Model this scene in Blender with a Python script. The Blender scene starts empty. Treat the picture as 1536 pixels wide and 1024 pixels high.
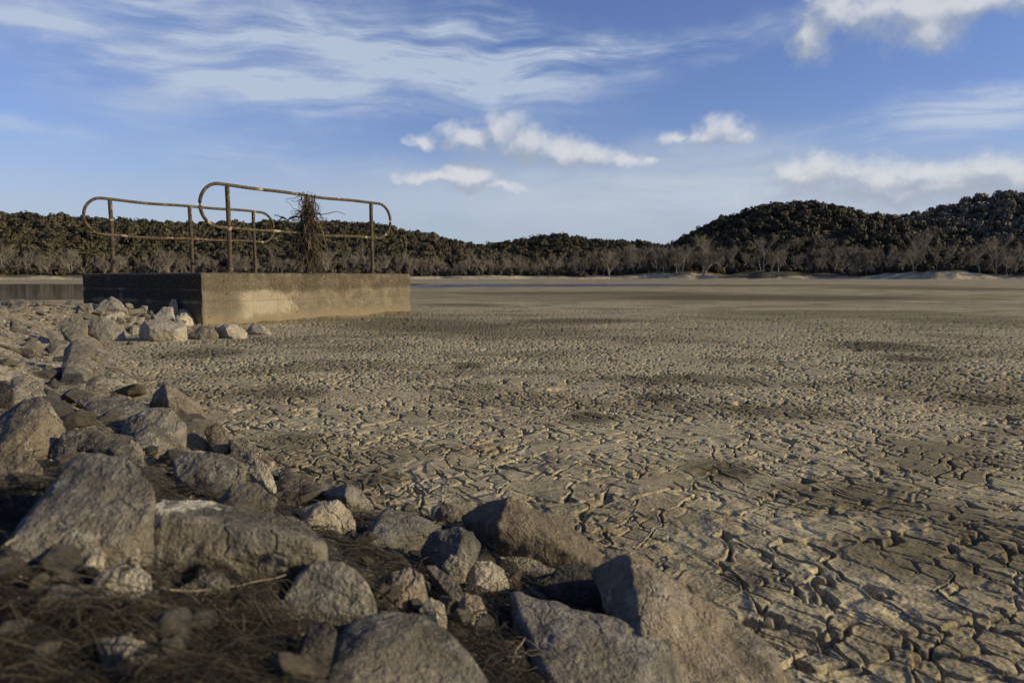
import bpy, bmesh, math, random
import numpy as np
from mathutils import Vector
from mathutils.bvhtree import BVHTree
rnd = random.Random(7)
rng = np.random.default_rng(7)
SC = bpy.context.scene
COL = SC.collection
R = math.radians
# ------------------------------------------------------------------ camera
FPX, CX, CY = 1100.0, 768.0, 512.0
CAM = np.array([0.0, 0.0, 0.62])
PITCH = math.atan(96.5 / FPX)
FW = np.array([0, math.cos(PITCH), -math.sin(PITCH)])
UP = np.array([0, math.sin(PITCH), math.cos(PITCH)])
RT = np.array([1.0, 0, 0])
cam = bpy.data.cameras.new('camera')
cam.sensor_width = 36
cam.lens = 36 * FPX / 1536
cam.clip_start, cam.clip_end = 0.03, 6000
cam.dof.use_dof = True
cam.dof.focus_distance = 4.0
cam.dof.aperture_fstop = 6.3
co = bpy.data.objects.new('camera', cam)
co.location = CAM
co.rotation_euler = (math.pi / 2 - PITCH, 0, 0)
COL.objects.link(co)
SC.camera = co

def ray(px, py):
    return FW + (px - CX) / FPX * RT - (py - CY) / FPX * UP
def at_depth(px, py, d):           # point on the line of sight at depth d along the view axis
    return CAM + ray(px, py) * d
def at_y(px, py, Y):
    r = ray(px, py)
    return CAM + r * (Y / r[1])
def on_flat(px, py, z=0.0):
    r = ray(px, py)
    return CAM + r * ((z - CAM[2]) / r[2])
def to_px(p):
    d = np.asarray(p) - CAM
    k = d @ FW
    return CX + FPX * (d @ RT) / k, CY - FPX * (d @ UP) / k

# ------------------------------------------------------------------ numpy noise
def hsh(ix, iy, iz, seed):
    with np.errstate(over='ignore'):
        h = (ix.astype(np.int64).astype(np.uint32) * np.uint32(374761393)
             + iy.astype(np.int64).astype(np.uint32) * np.uint32(668265263)
             + iz.astype(np.int64).astype(np.uint32) * np.uint32(2246822519)
             + np.uint32((seed * 3266489917) & 0xffffffff))
        h = (h ^ (h >> np.uint32(15))) * np.uint32(2246822519)
        h = (h ^ (h >> np.uint32(13))) * np.uint32(3266489917)
        h = h ^ (h >> np.uint32(16))
    return h.astype(np.float64) / 4294967295.0
def vn(P, seed=0):                  # value noise, P (n,2) or (n,3), about -1..1
    P = np.asarray(P, float)
    if P.shape[1] == 2:
        I = np.floor(P); f = P - I; f = f * f * f * (f * (f * 6 - 15) + 10)
        z = np.zeros(len(P)); o = 0
        for dx in (0, 1):
            for dy in (0, 1):
                o = o + hsh(I[:, 0] + dx, I[:, 1] + dy, z, seed) * (f[:, 0] if dx else 1 - f[:, 0]) * (f[:, 1] if dy else 1 - f[:, 1])
        return o * 2 - 1
    I = np.floor(P); f = P - I; f = f * f * f * (f * (f * 6 - 15) + 10)
    o = 0
    for dx in (0, 1):
        for dy in (0, 1):
            for dz in (0, 1):
                o = o + hsh(I[:, 0] + dx, I[:, 1] + dy, I[:, 2] + dz, seed) * (f[:, 0] if dx else 1 - f[:, 0]) * (f[:, 1] if dy else 1 - f[:, 1]) * (f[:, 2] if dz else 1 - f[:, 2])
    return o * 2 - 1
def fbm(P, seed=0, oct=4, gain=.5, lac=2.03):
    o, a, s = 0, 1.0, 0
    P = np.asarray(P, float)
    for k in range(oct):
        o = o + a * vn(P + k * 17.3, seed + k); s += a
        a *= gain; P = P * lac
    return o / s
def worley(P, seed=0):              # F1, F2-F1, random of the cell, vector to the cell centre
    I = np.floor(P)
    n = len(P)
    f1 = np.full(n, 9.0); f2 = np.full(n, 9.0)
    cid = np.zeros(n); vx = np.zeros(n); vy = np.zeros(n)
    zz = np.zeros(n)
    for dx in (-1, 0, 1):
        for dy in (-1, 0, 1):
            cx, cy = I[:, 0] + dx, I[:, 1] + dy
            qx = cx + .1 + .8 * hsh(cx, cy, zz, seed)
            qy = cy + .1 + .8 * hsh(cx, cy, zz + 1, seed)
            ex, ey = P[:, 0] - qx, P[:, 1] - qy
            d = np.sqrt(ex * ex + ey * ey)
            m = d < f1
            f2 = np.where(m, f1, np.minimum(f2, d))
            f1 = np.where(m, d, f1)
            cid = np.where(m, hsh(cx, cy, zz + 2, seed), cid)
            vx = np.where(m, ex, vx); vy = np.where(m, ey, vy)
    return f1, f2 - f1, cid, vx, vy
def sst(a, b, x):
    t = np.clip((x - a) / (b - a), 0, 1)
    return t * t * (3 - 2 * t)
def sdf(X, Y, poly):                # signed distance to a polygon, positive inside
    d = np.full(X.shape, 1e9); ins = np.zeros(X.shape, bool)
    n = len(poly)
    for i in range(n):
        ax, ay = poly[i]; bx, by = poly[(i + 1) % n]
        ex, ey = bx - ax, by - ay
        t = np.clip(((X - ax) * ex + (Y - ay) * ey) / (ex * ex + ey * ey), 0, 1)
        d = np.minimum(d, np.hypot(X - ax - t * ex, Y - ay - t * ey))
        c = ((ay > Y) != (by > Y)) & (X < (bx - ax) * (Y - ay) / ((by - ay) if by != ay else 1e-9) + ax)
        ins ^= c
    return np.where(ins, d, -d)

# ------------------------------------------------------------------ mesh helpers
def mesh_np(name, V, F, smooth=True):
    V = np.asarray(V, np.float32); F = np.asarray(F, np.int32)
    me = bpy.data.meshes.new(name)
    me.vertices.add(len(V)); me.vertices.foreach_set('co', V.ravel())
    k = F.shape[1]
    me.loops.add(F.size); me.loops.foreach_set('vertex_index', F.ravel())
    me.polygons.add(len(F)); me.polygons.foreach_set('loop_start', np.arange(0, F.size, k, dtype=np.int32))
    me.polygons.foreach_set('use_smooth', np.full(len(F), smooth))
    me.update(calc_edges=True)
    return me
def link(name, me, mat=None, parent=None, label=None, cat=None, group=None, kind=None, loc=None):
    o = bpy.data.objects.new(name, me); COL.objects.link(o)
    if mat and me and not me.materials: me.materials.append(mat)
    if parent: o.parent = parent
    if loc is not None: o.location = loc
    tag(o, label, cat, group, kind)
    return o
def tag(o, label=None, cat=None, group=None, kind=None):
    if label: o['label'] = label
    if cat: o['category'] = cat
    if group: o['group'] = group
    if kind: o['kind'] = kind
def grid_faces(nr, nc):
    i = np.arange(nr - 1)[:, None] * nc + np.arange(nc - 1)[None, :]
    i = i.ravel()
    return np.stack([i, i + 1, i + nc + 1, i + nc], 1)
def tubes(lines, sides=4):          # list of (points (n,3), radii (n)) -> verts, quads
    VV, FF, off = [], [], 0
    ang = np.arange(sides) * 2 * math.pi / sides
    ca, sa = np.cos(ang), np.sin(ang)
    for P, rr in lines:
        P = np.asarray(P, float); n = len(P)
        rr = np.broadcast_to(np.asarray(rr, float), (n,))
        T = np.gradient(P, axis=0)
        T /= np.linalg.norm(T, axis=1)[:, None] + 1e-12
        ref = np.array([0, 0, 1.0]) if abs(T[:, 2]).mean() < .8 else np.array([1.0, 0, 0])
        A = np.cross(T, ref); A /= np.linalg.norm(A, axis=1)[:, None] + 1e-12
        B = np.cross(T, A)
        V = P[:, None, :] + rr[:, None, None] * (ca[None, :, None] * A[:, None, :] + sa[None, :, None] * B[:, None, :])
        VV.append(V.reshape(-1, 3))
        i = np.arange(n - 1)[:, None] * sides; j = np.arange(sides)[None, :]; k = (j + 1) % sides
        FF.append((np.stack([i + j, i + k, i + sides + k, i + sides + j], -1).reshape(-1, 4)) + off)
        off += n * sides
    return np.concatenate(VV), np.concatenate(FF)

# ------------------------------------------------------------------ material helpers
def new_mat(name):
    m = bpy.data.materials.new(name); m.use_nodes = True
    nt = m.node_tree
    b = nt.nodes['Principled BSDF']
    b.inputs['Roughness'].default_value = .9
    b.inputs['Specular IOR Level'].default_value = .25
    return m, nt, b
def N(nt, typ, ins=None, out=0, **props):
    n = nt.nodes.new(typ)
    for k, v in props.items(): setattr(n, k, v)
    for k, v in (ins or {}).items():
        if isinstance(v, bpy.types.NodeSocket): nt.links.new(v, n.inputs[k])
        else: n.inputs[k].default_value = v
    return n.outputs[out]
def M(nt, op, a, b=0.0, c=0.0, clamp=False):
    return N(nt, 'ShaderNodeMath', {0: a, 1: b, 2: c}, operation=op, use_clamp=clamp)
def mix(nt, f, a, b, mode='MIX'):
    n = nt.nodes.new('ShaderNodeMix'); n.data_type = 'RGBA'; n.blend_type = mode
    for s, v in ((n.inputs[0], f), (n.inputs[6], a), (n.inputs[7], b)):
        if isinstance(v, bpy.types.NodeSocket): nt.links.new(v, s)
        elif isinstance(v, (int, float)): s.default_value = v
        else: s.default_value = (*v, 1) if len(v) == 3 else v
    return n.outputs[2]
def mapr(nt, v, a, b, c=0.0, d=1.0, smooth=True):
    return N(nt, 'ShaderNodeMapRange', {0: v, 1: a, 2: b, 3: c, 4: d}, interpolation_type='SMOOTHSTEP' if smooth else 'LINEAR')
def noise(nt, vec, scale, detail=4.0, rough=.55, dist=0.0):
    return N(nt, 'ShaderNodeTexNoise', {'Vector': vec, 'Scale': scale, 'Detail': detail, 'Roughness': rough, 'Distortion': dist})
def vmul(nt, vec, s):
    return N(nt, 'ShaderNodeVectorMath', {0: vec, 1: s}, operation='MULTIPLY')
def bump(nt, h, dist, strength=1.0, nrm=None):
    ins = {'Height': h, 'Distance': dist, 'Strength': strength}
    if nrm is not None: ins['Normal'] = nrm
    return N(nt, 'ShaderNodeBump', ins)
def setin(nt, b, name, v):
    if isinstance(v, bpy.types.NodeSocket): nt.links.new(v, b.inputs[name])
    else: b.inputs[name].default_value = v

def rock_mat(name, base, dark, warm, pale, warm_amt, crust=False):
    m, nt, b = new_mat(name)
    tc = N(nt, 'ShaderNodeTexCoord', out='Object')
    oi = N(nt, 'ShaderNodeObjectInfo', out='Random')
    off = N(nt, 'ShaderNodeCombineXYZ', {0: M(nt, 'MULTIPLY', oi, 37.0), 1: M(nt, 'MULTIPLY', oi, 91.0), 2: oi})
    P = N(nt, 'ShaderNodeVectorMath', {0: tc, 1: off}, operation='ADD')
    n1 = noise(nt, P, 9, 6, .6)
    n2 = noise(nt, P, 38, 5, .65)
    n3 = noise(nt, P, 190, 3, .6)
    c = mix(nt, mapr(nt, n1, .36, .66), dark, base)
    c = mix(nt, M(nt, 'MULTIPLY', mapr(nt, noise(nt, P, 5.5, 5, .6), .46, .62), warm_amt), c, warm)
    c = mix(nt, M(nt, 'MULTIPLY', mapr(nt, n2, .5, .72), .55), c, pale)
    c = mix(nt, M(nt, 'MULTIPLY', mapr(nt, n2, .46, .3), .5), c, dark)
    sp = N(nt, 'ShaderNodeTexVoronoi', {'Vector': P, 'Scale': 120.0})
    c = mix(nt, M(nt, 'MULTIPLY', mapr(nt, sp, .26, .1), .45), c, pale)
    c = mix(nt, M(nt, 'MULTIPLY', mapr(nt, n3, .5, .68), .4), c, dark)
    wv = N(nt, 'ShaderNodeVectorMath', {0: N(nt, 'ShaderNodeTexNoise', {'Vector': P, 'Scale': 14.0, 'Detail': 4.0}, out=1), 1: (.07, .07, .07), 2: P}, operation='MULTIPLY_ADD')
    ed = N(nt, 'ShaderNodeTexVoronoi', {'Vector': wv, 'Scale': 11.0}, feature='DISTANCE_TO_EDGE')
    vein = M(nt, 'MULTIPLY', mapr(nt, ed, .035, .004), mapr(nt, n1, .46, .6))
    c = mix(nt, M(nt, 'MULTIPLY', vein, .22), c, tuple(x * .5 for x in dark))
    lich = M(nt, 'MULTIPLY', mapr(nt, noise(nt, P, 21, 7, .7), .56, .64), mapr(nt, noise(nt, P, 6, 3), .45, .6))
    c = mix(nt, M(nt, 'MULTIPLY', lich, .7), c, tuple(min(.6, x * 1.25) for x in pale))
    if crust:
        xo = nt.nodes.new('ShaderNodeSeparateXYZ'); nt.links.new(tc, xo.inputs[0])
        cv = N(nt, 'ShaderNodeTexVoronoi', {'Vector': wv, 'Scale': 34.0})
        cm = mapr(nt, M(nt, 'ADD', xo.outputs[0], M(nt, 'MULTIPLY_ADD', noise(nt, P, 22, 5, .65), .14, -.07)), -.030, -.05)
        c = mix(nt, M(nt, 'MULTIPLY', cm, mapr(nt, cv, .85, .45)), c, (.48, .43, .33))
    v = M(nt, 'MULTIPLY_ADD', oi, .5, .75)
    c = mix(nt, 1.0, c, N(nt, 'ShaderNodeCombineColor', {0: v, 1: v, 2: v}), 'MULTIPLY')
    setin(nt, b, 'Base Color', c)
    h = M(nt, 'SUBTRACT', M(nt, 'ADD', M(nt, 'MULTIPLY', n2, .9), M(nt, 'MULTIPLY', n3, .28)), M(nt, 'MULTIPLY', vein, .22))
    setin(nt, b, 'Normal', bump(nt, h, .026, 1.0))
    b.inputs['Roughness'].default_value = .85
    return m
ROCK_GREY = rock_mat('grey_rock', (.21, .19, .148), (.085, .077, .058), (.20, .158, .098), (.36, .325, .25), .45)
ROCK_TAN = rock_mat('tan_rock', (.245, .203, .142), (.11, .09, .062), (.255, .195, .115), (.37, .318, .228), .75)
ROCK_PALE = rock_mat('pale_rock', (.42, .365, .26), (.25, .21, .145), (.37, .30, .19), (.52, .46, .34), .6)
ROCK_WHITE = rock_mat('white_rock', (.46, .41, .30), (.30, .255, .18), (.41, .34, .22), (.54, .49, .38), .5)
ROCK_SAND = rock_mat('sand_rock', (.31, .272, .195), (.15, .128, .088), (.28, .222, .135), (.43, .385, .285), .55)
ROCK_CRUST = rock_mat('crusted_rock', (.16, .14, .10), (.075, .065, .046), (.16, .12, .068), (.26, .23, .17), .8, crust=True)
ROCK_DARK = rock_mat('dark_rock', (.085, .076, .06), (.042, .037, .028), (.11, .083, .05), (.17, .15, .115), .5)

# ------------------------------------------------------------------ where the block stands
E = np.array([.55, .835, 0]); E /= np.linalg.norm(E)
NR = np.array([E[1], -E[0], 0])                 # outward normal of the sunlit side
C0 = at_y(303, 450, 9.0); C0[2] = 0
ZT = at_y(303, 409, 9.0)[2]
def solve(px, base, d, lo=-4, hi=8, z=None):     # parameter along a line whose image falls on column px
    f = lambda s: to_px(base + d * s)[0] - px
    for _ in range(60):
        m = (lo + hi) / 2
        if (f(m) > 0) == (f(hi) > 0): hi = m
        else: lo = m
    return (lo + hi) / 2
TOPB = C0 + np.array([0, 0, ZT])
BL = solve(616, TOPB, E, 0, 9)                   # length of the sunlit side
BW = solve(122, TOPB, -NR, 0, 6)                 # length of the dark side
BLOCK_RECT = [tuple((C0)[:2]), tuple((C0 + E * BL)[:2]), tuple((C0 + E * BL - NR * BW)[:2]), tuple((C0 - NR * BW)[:2])]
# ------------------------------------------------------------------ the ground
SHORE_PX = [(1160, 1024), (1010, 925), (890, 835), (790, 800), (700, 768), (610, 748), (545, 738), (480, 715), (425, 690), (370, 652),
            (325, 622), (262, 590), (215, 555), (185, 530), (165, 512), (205, 503), (262, 502), (312, 497)]
SHORE = [tuple(on_flat(x, y)[:2]) for x, y in SHORE_PX]
BANK = [(3.4, -2.2), (1.25, .45)] + SHORE + [(-3.95, 9.4), (-6.3, 10.8), (-7.2, 11.3), (-9, 11.7), (-13, 12), (-20, 11), (-26, 0), (-20, -12), (0, -12)]
def bank_u(X, Y): return sdf(X, Y, BANK)
def bank_z(X, Y, detail=True):
    X = np.atleast_1d(np.asarray(X, float)); Y = np.atleast_1d(np.asarray(Y, float))
    u = bank_u(X, Y)
    P = np.stack([X, Y], 1)
    far = sst(2.5, 5.5, np.hypot(X, Y))
    z = .30 * sst(.02, 1.15, u) - .07 * sst(.16, -.12, u)
    w = sst(.0, .3, u)
    z = z + w * (.028 + .03 * far) * fbm(P * 2.2, 41, 3)
    if detail:
        q = P + .05 * np.stack([vn(P * 6, 3), vn(P * 6, 4)], 1)
        f1, e, cid, vx, vy = worley(q * 3.2, 5)
        z = z + w * far * ((cid - .5) * .022 + .014 * sst(0, .25, e) + .03 * vx * (hsh(np.floor(cid * 999), cid * 0, cid * 0, 8) - .5))
        f1, e, cid, vx, vy = worley(q * 9.5, 6)
        z = z + w * ((cid - .5) * .014 + .010 * sst(0, .3, e)) + w * (.008 + .006 * far) * fbm(P * 30, 9, 4, .62)
    return z
def ground_hit(px, py):
    r = ray(px, py)
    t = np.geomspace(.25, 60, 1800)
    P = CAM[None] + r[None] * t[:, None]
    g = np.maximum(bank_z(P[:, 0], P[:, 1]), 0)
    i = np.argmax(P[:, 2] < g)
    return P[i], t[i]

# pond outline (world), water seen past both ends of the block
POND = [(-60, 24), (-26, 19.5), (-16, 19.3), (-12.2, 20.5), (-10, 25), (-9, 34), (-6, 44), (-1, 46.5), (5, 49), (9, 53), (14, 60),
        (20, 66), (13, 70), (2, 69), (-9, 71), (-25, 68), (-60, 72)]

def polar(y0, y1, nr, ncol, half, extra=(), rmax=None):
    ys = np.linspace(y0, y1, nr)
    rr = []
    for y in ys:
        p = on_flat(CX, y); rr.append(p[1])
    rr = np.array(list(rr) + list(extra))
    az = np.linspace(-half, half, ncol)
    side = np.linspace(half, 2 * math.pi - half, 40)[1:]
    az = np.concatenate([az, side])          # last one closes on the first
    return rr, az

def lake_height(X, Y, spacing):
    P = np.stack([X, Y], 1)
    r = np.hypot(X, Y); near = 1 - sst(4, 9, r)
    z = (.03 - .02 * sst(16, 30, r)) * fbm(P * .13, 21, 3) * sst(3, 12, r) + .014 * fbm(P * .8, 22, 3)
    e1 = np.array([.66, -.75]); e2 = np.array([.75, .66])
    w = P + .045 * np.stack([vn(P * 8, 31), vn(P * 8, 32)], 1) + .014 * np.stack([vn(P * 31, 33), vn(P * 31, 34)], 1) + .26 * np.stack([vn(P * 1.7, 35), vn(P * 1.7, 36)], 1)
    s, t = w @ e1, w @ e2
    # plates, parted by cracks that open and close along their length
    rel = .06 + .94 * (1 - sst(1.2, 3.4, r))
    fade = 1 - .45 * sst(3, 9, r) - .47 * sst(8, 20, r) - .08 * sst(18, 30, r)
    f1, e, cid, vx, vy = worley(np.stack([s / .155, t / .11], 1), 51)
    op = vn(P * 9.5, 53) + .6 * vn(P * 3.1, 54)
    farther = sst(2.0, 5.0, r)
    wid = np.clip(.042 + .060 * op, 0, .15)
    k = np.where(wid > .010, 1 - sst(wid * .6, wid + .025, e), 0)
    c2 = hsh(np.floor(cid * 9999), cid * 0, cid * 0, 77) - .5
    z = z - fade * (.022 + .006 * farther) * k
    z = z + fade * rel * (.0022 * (cid - .5) + .005 * (vx * c2 + vy * (cid - .5)) + .0026 * np.exp(-((e - wid - .06) / .06) ** 2))
    # finer cracks inside the plates
    w2 = P + .012 * np.stack([vn(P * 24, 61), vn(P * 24, 62)], 1)
    f1, e, cid, vx, vy = worley(np.stack([w2 @ e1 / .095, w2 @ e2 / .06], 1), 63)
    a = sst(-.05, .35, vn(P * 5.7, 64) + .5 * vn(P * 15, 65))
    z = z + fade * (-.010 * a * (1 - sst(.03, .11, e)) + rel * (.0010 * (cid - .5) + .003 * vx * (cid - .5)))
    # holes
    f1, e, cid, vx, vy = worley(np.stack([w2 @ e1 / .10, w2 @ e2 / .075], 1), 67)
    rad = .13 + .14 * c2 + .04 * farther
    z = z - fade * .024 * (cid > .80) * sst(-.35, .15, vn(P * 1.1, 68)) * (1 - sst(rad * .75, rad + .05, f1))
    # crumbly surface
    z = z + fade * rel * .0019 * fbm(P * 26, 71, 4, .6) + near * rel * .0015 * (1 - np.abs(vn(P * 70, 73))) * sst(-.2, .4, vn(P * 7, 74)) + near * rel * .0009 * vn(P * 150, 75)
    db = np.maximum(-sdf(X, Y, BLOCK_RECT), 0)
    z = z + (.055 + .035 * vn(P * 1.7, 79) + .012 * vn(P * 7, 78)) * np.exp(-db / .45) * sst(3, 5, r)
    z = z - .16 * sst(-.3, .9, sdf(X, Y, POND))
    return z

def build_lakebed():
    rr, az = polar(1330, 416.9, 1450, 1180, R(42), extra=[1200, 2600, 5000])
    rr = np.concatenate([[.05, .3], rr])
    A, Q = np.meshgrid(az, rr)
    X = (np.sin(A) * Q).ravel(); Y = (np.cos(A) * Q).ravel()
    u = bank_u(X, Y)
    F = grid_faces(len(rr), len(az))
    F = F[(u[F] < 1.1).any(1)]                # nothing of the bed shows from under the bank
    used, inv = np.unique(F, return_inverse=True)
    X, Y, u = X[used], Y[used], u[used]
    z = lake_height(X, Y, None) - .12 * sst(.30, .95, u)
    return mesh_np('lakebed', np.stack([X, Y, z], 1), inv.reshape(-1, 4))

def build_bank():
    rr, az = polar(1700, 446, 560, 800, R(50), extra=[24, 30])
    rr = np.concatenate([[.02, .2], rr])
    A, Q = np.meshgrid(az, rr)
    X = (np.sin(A) * Q).ravel(); Y = (np.cos(A) * Q).ravel()
    u = bank_u(X, Y)
    z = bank_z(X, Y)
    F = grid_faces(len(rr), len(az))
    keep = (u[F] > -.22).any(1)
    F = F[keep]
    used, inv = np.unique(F, return_inverse=True)
    V = np.stack([X, Y, z], 1)[used]
    return mesh_np('embankment', V, inv.reshape(-1, 4))

STAINS_VIGNETTE = [  # image place of each stain and painted vignette patch: px, py, half width, half height, strength, far
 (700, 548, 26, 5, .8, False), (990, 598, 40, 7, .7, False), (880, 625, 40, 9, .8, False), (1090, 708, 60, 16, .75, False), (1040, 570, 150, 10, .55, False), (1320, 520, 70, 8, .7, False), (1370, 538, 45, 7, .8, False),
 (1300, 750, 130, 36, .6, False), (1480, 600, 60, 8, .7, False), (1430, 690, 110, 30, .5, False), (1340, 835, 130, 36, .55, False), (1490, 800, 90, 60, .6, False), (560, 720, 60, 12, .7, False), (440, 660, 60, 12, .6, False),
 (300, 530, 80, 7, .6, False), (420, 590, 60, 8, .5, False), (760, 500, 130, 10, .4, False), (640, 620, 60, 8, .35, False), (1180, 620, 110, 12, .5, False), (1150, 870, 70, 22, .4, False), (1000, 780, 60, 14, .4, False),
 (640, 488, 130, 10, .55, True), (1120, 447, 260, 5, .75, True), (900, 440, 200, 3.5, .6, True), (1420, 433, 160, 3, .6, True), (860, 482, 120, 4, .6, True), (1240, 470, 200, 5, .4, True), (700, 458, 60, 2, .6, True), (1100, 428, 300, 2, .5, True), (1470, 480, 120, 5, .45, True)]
def mud_mat():
    m, nt, b = new_mat('dried_mud')
    P = N(nt, 'ShaderNodeTexCoord', out='Object')
    big = noise(nt, vmul(nt, P, (.55, .8, 1)), 1.0, 6, .62, .4)
    mid = noise(nt, P, 3.3, 6, .65, .3)
    fine = noise(nt, P, 26, 5, .65)
    grit = noise(nt, P, 170, 3, .6)
    huge = noise(nt, vmul(nt, P, (.02, .055, 1)), 1.0, 5, .6, .6)
    c = mix(nt, mapr(nt, mid, .35, .6), (.33, .263, .142), (.48, .398, .235))
    c = mix(nt, M(nt, 'MULTIPLY', mapr(nt, big, .48, .58), .7), c, (.135, .098, .047))
    c = mix(nt, M(nt, 'MULTIPLY', mapr(nt, mid, .50, .62), .6), c, (.13, .104, .056))
    c = mix(nt, M(nt, 'MULTIPLY', mapr(nt, huge, .47, .58), .55), c, (.15, .115, .058))
    c = mix(nt, M(nt, 'MULTIPLY', mapr(nt, fine, .50, .62), .6), c, (.125, .10, .063))
    c = mix(nt, M(nt, 'MULTIPLY', mapr(nt, grit, .48, .66), .5), c, (.50, .44, .30))
    c = mix(nt, M(nt, 'MULTIPLY', mapr(nt, grit, .5, .36), .6), c, (.12, .10, .06))
    # damp and algae stains, plus vignette darkening painted into the mud at lower right
    Wq = N(nt, 'ShaderNodeVectorMath', {0: P, 1: N(nt, 'ShaderNodeVectorMath', {0: N(nt, 'ShaderNodeTexNoise', {'Vector': P, 'Scale': 2.2, 'Detail': 6.0, 'Roughness': .65}, out=1), 1: (-.5, -.5, 0)}, operation='ADD'), 2: P}, operation='ADD') if False else P
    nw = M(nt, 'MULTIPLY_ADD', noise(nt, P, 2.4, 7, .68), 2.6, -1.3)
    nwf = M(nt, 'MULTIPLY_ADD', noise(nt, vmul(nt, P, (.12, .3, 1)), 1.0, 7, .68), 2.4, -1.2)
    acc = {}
    for px, py, hw, hh, k, far in STAINS_VIGNETTE:
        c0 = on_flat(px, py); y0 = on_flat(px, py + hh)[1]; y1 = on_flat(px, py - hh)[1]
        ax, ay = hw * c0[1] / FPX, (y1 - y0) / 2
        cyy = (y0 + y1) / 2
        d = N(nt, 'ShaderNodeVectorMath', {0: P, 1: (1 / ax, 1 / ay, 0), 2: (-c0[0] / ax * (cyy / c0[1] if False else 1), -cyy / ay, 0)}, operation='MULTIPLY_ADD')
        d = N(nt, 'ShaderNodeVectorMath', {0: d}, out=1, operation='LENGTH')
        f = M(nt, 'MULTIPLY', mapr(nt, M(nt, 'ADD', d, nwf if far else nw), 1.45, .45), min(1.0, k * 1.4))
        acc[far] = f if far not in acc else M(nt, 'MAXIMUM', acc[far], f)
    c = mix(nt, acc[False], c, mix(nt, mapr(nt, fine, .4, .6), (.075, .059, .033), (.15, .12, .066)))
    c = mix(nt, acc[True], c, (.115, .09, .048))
    setin(nt, b, 'Base Color', c)
    # fine relief everywhere, crack relief past the modelled plates
    W = N(nt, 'ShaderNodeVectorMath', {0: P, 1: N(nt, 'ShaderNodeTexNoise', {'Vector': P, 'Scale': 4.0}, out=1), 2: (.25, .25, 0)}, operation='MULTIPLY_ADD')
    cr = N(nt, 'ShaderNodeTexVoronoi', {'Vector': vmul(nt, W, (1, 1, 0)), 'Scale': 3.0}, feature='DISTANCE_TO_EDGE')
    h = M(nt, 'ADD', M(nt, 'MULTIPLY', fine, .5), M(nt, 'MULTIPLY', grit, .16))
    n1 = bump(nt, h, .012, .7)
    n2 = bump(nt, M(nt, 'ADD', mapr(nt, cr, 0, .12), M(nt, 'MULTIPLY', noise(nt, P, 2.2, 4), 1.0)), .02, .4, n1)
    setin(nt, b, 'Normal', n2)
    b.inputs['Roughness'].default_value = .95
    b.inputs['Specular IOR Level'].default_value = .12
    return m
def bank_mat():
    m, nt, b = new_mat('bank_soil')
    P = N(nt, 'ShaderNodeTexCoord', out='Object')
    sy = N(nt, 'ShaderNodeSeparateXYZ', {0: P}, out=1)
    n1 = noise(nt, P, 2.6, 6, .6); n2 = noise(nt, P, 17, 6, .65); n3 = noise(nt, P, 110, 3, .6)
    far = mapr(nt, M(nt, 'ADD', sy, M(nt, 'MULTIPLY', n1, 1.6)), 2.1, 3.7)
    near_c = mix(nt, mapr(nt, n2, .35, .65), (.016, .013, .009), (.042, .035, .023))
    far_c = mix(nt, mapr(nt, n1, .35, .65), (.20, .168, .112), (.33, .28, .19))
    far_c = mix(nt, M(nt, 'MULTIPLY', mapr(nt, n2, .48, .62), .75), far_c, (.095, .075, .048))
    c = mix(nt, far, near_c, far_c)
    c = mix(nt, M(nt, 'MULTIPLY', mapr(nt, n3, .55, .7), .5), c, (.2, .17, .12))
    setin(nt, b, 'Base Color', c)
    setin(nt, b, 'Normal', bump(nt, M(nt, 'ADD', M(nt, 'MULTIPLY', n2, 1.0), M(nt, 'MULTIPLY', n3, .2)), .03, .9))
    return m
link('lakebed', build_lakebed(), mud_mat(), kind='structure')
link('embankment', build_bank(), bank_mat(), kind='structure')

# water
def water_mat():
    m, nt, b = new_mat('pond_water')
    P = N(nt, 'ShaderNodeTexCoord', out='Object')
    b.inputs['Base Color'].default_value = (.05, .052, .048, 1)
    b.inputs['Roughness'].default_value = .06
    b.inputs['Specular IOR Level'].default_value = .5
    b.inputs['IOR'].default_value = 1.33
    setin(nt, b, 'Normal', bump(nt, M(nt, 'MULTIPLY', noise(nt, vmul(nt, P, (1, 1.6, 1)), 2.2, 4), mapr(nt, N(nt, 'ShaderNodeSeparateXYZ', {0: P}), -8.5, -4)), .22, 1.0))
    return m
bm = bmesh.new()
cx, cy = np.mean([p[0] for p in POND]), np.mean([p[1] for p in POND])
vs = [bm.verts.new((p[0] + (p[0] - cx) * .02, p[1] + np.sign(p[1] - cy) * 1.0, -.035)) for p in POND]
bm.faces.new(vs)
bmesh.ops.recalc_face_normals(bm, faces=bm.faces)
me = bpy.data.meshes.new('pond_water'); bm.to_mesh(me); bm.free()
link('pond_water', me, water_mat(), kind='structure')

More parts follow.
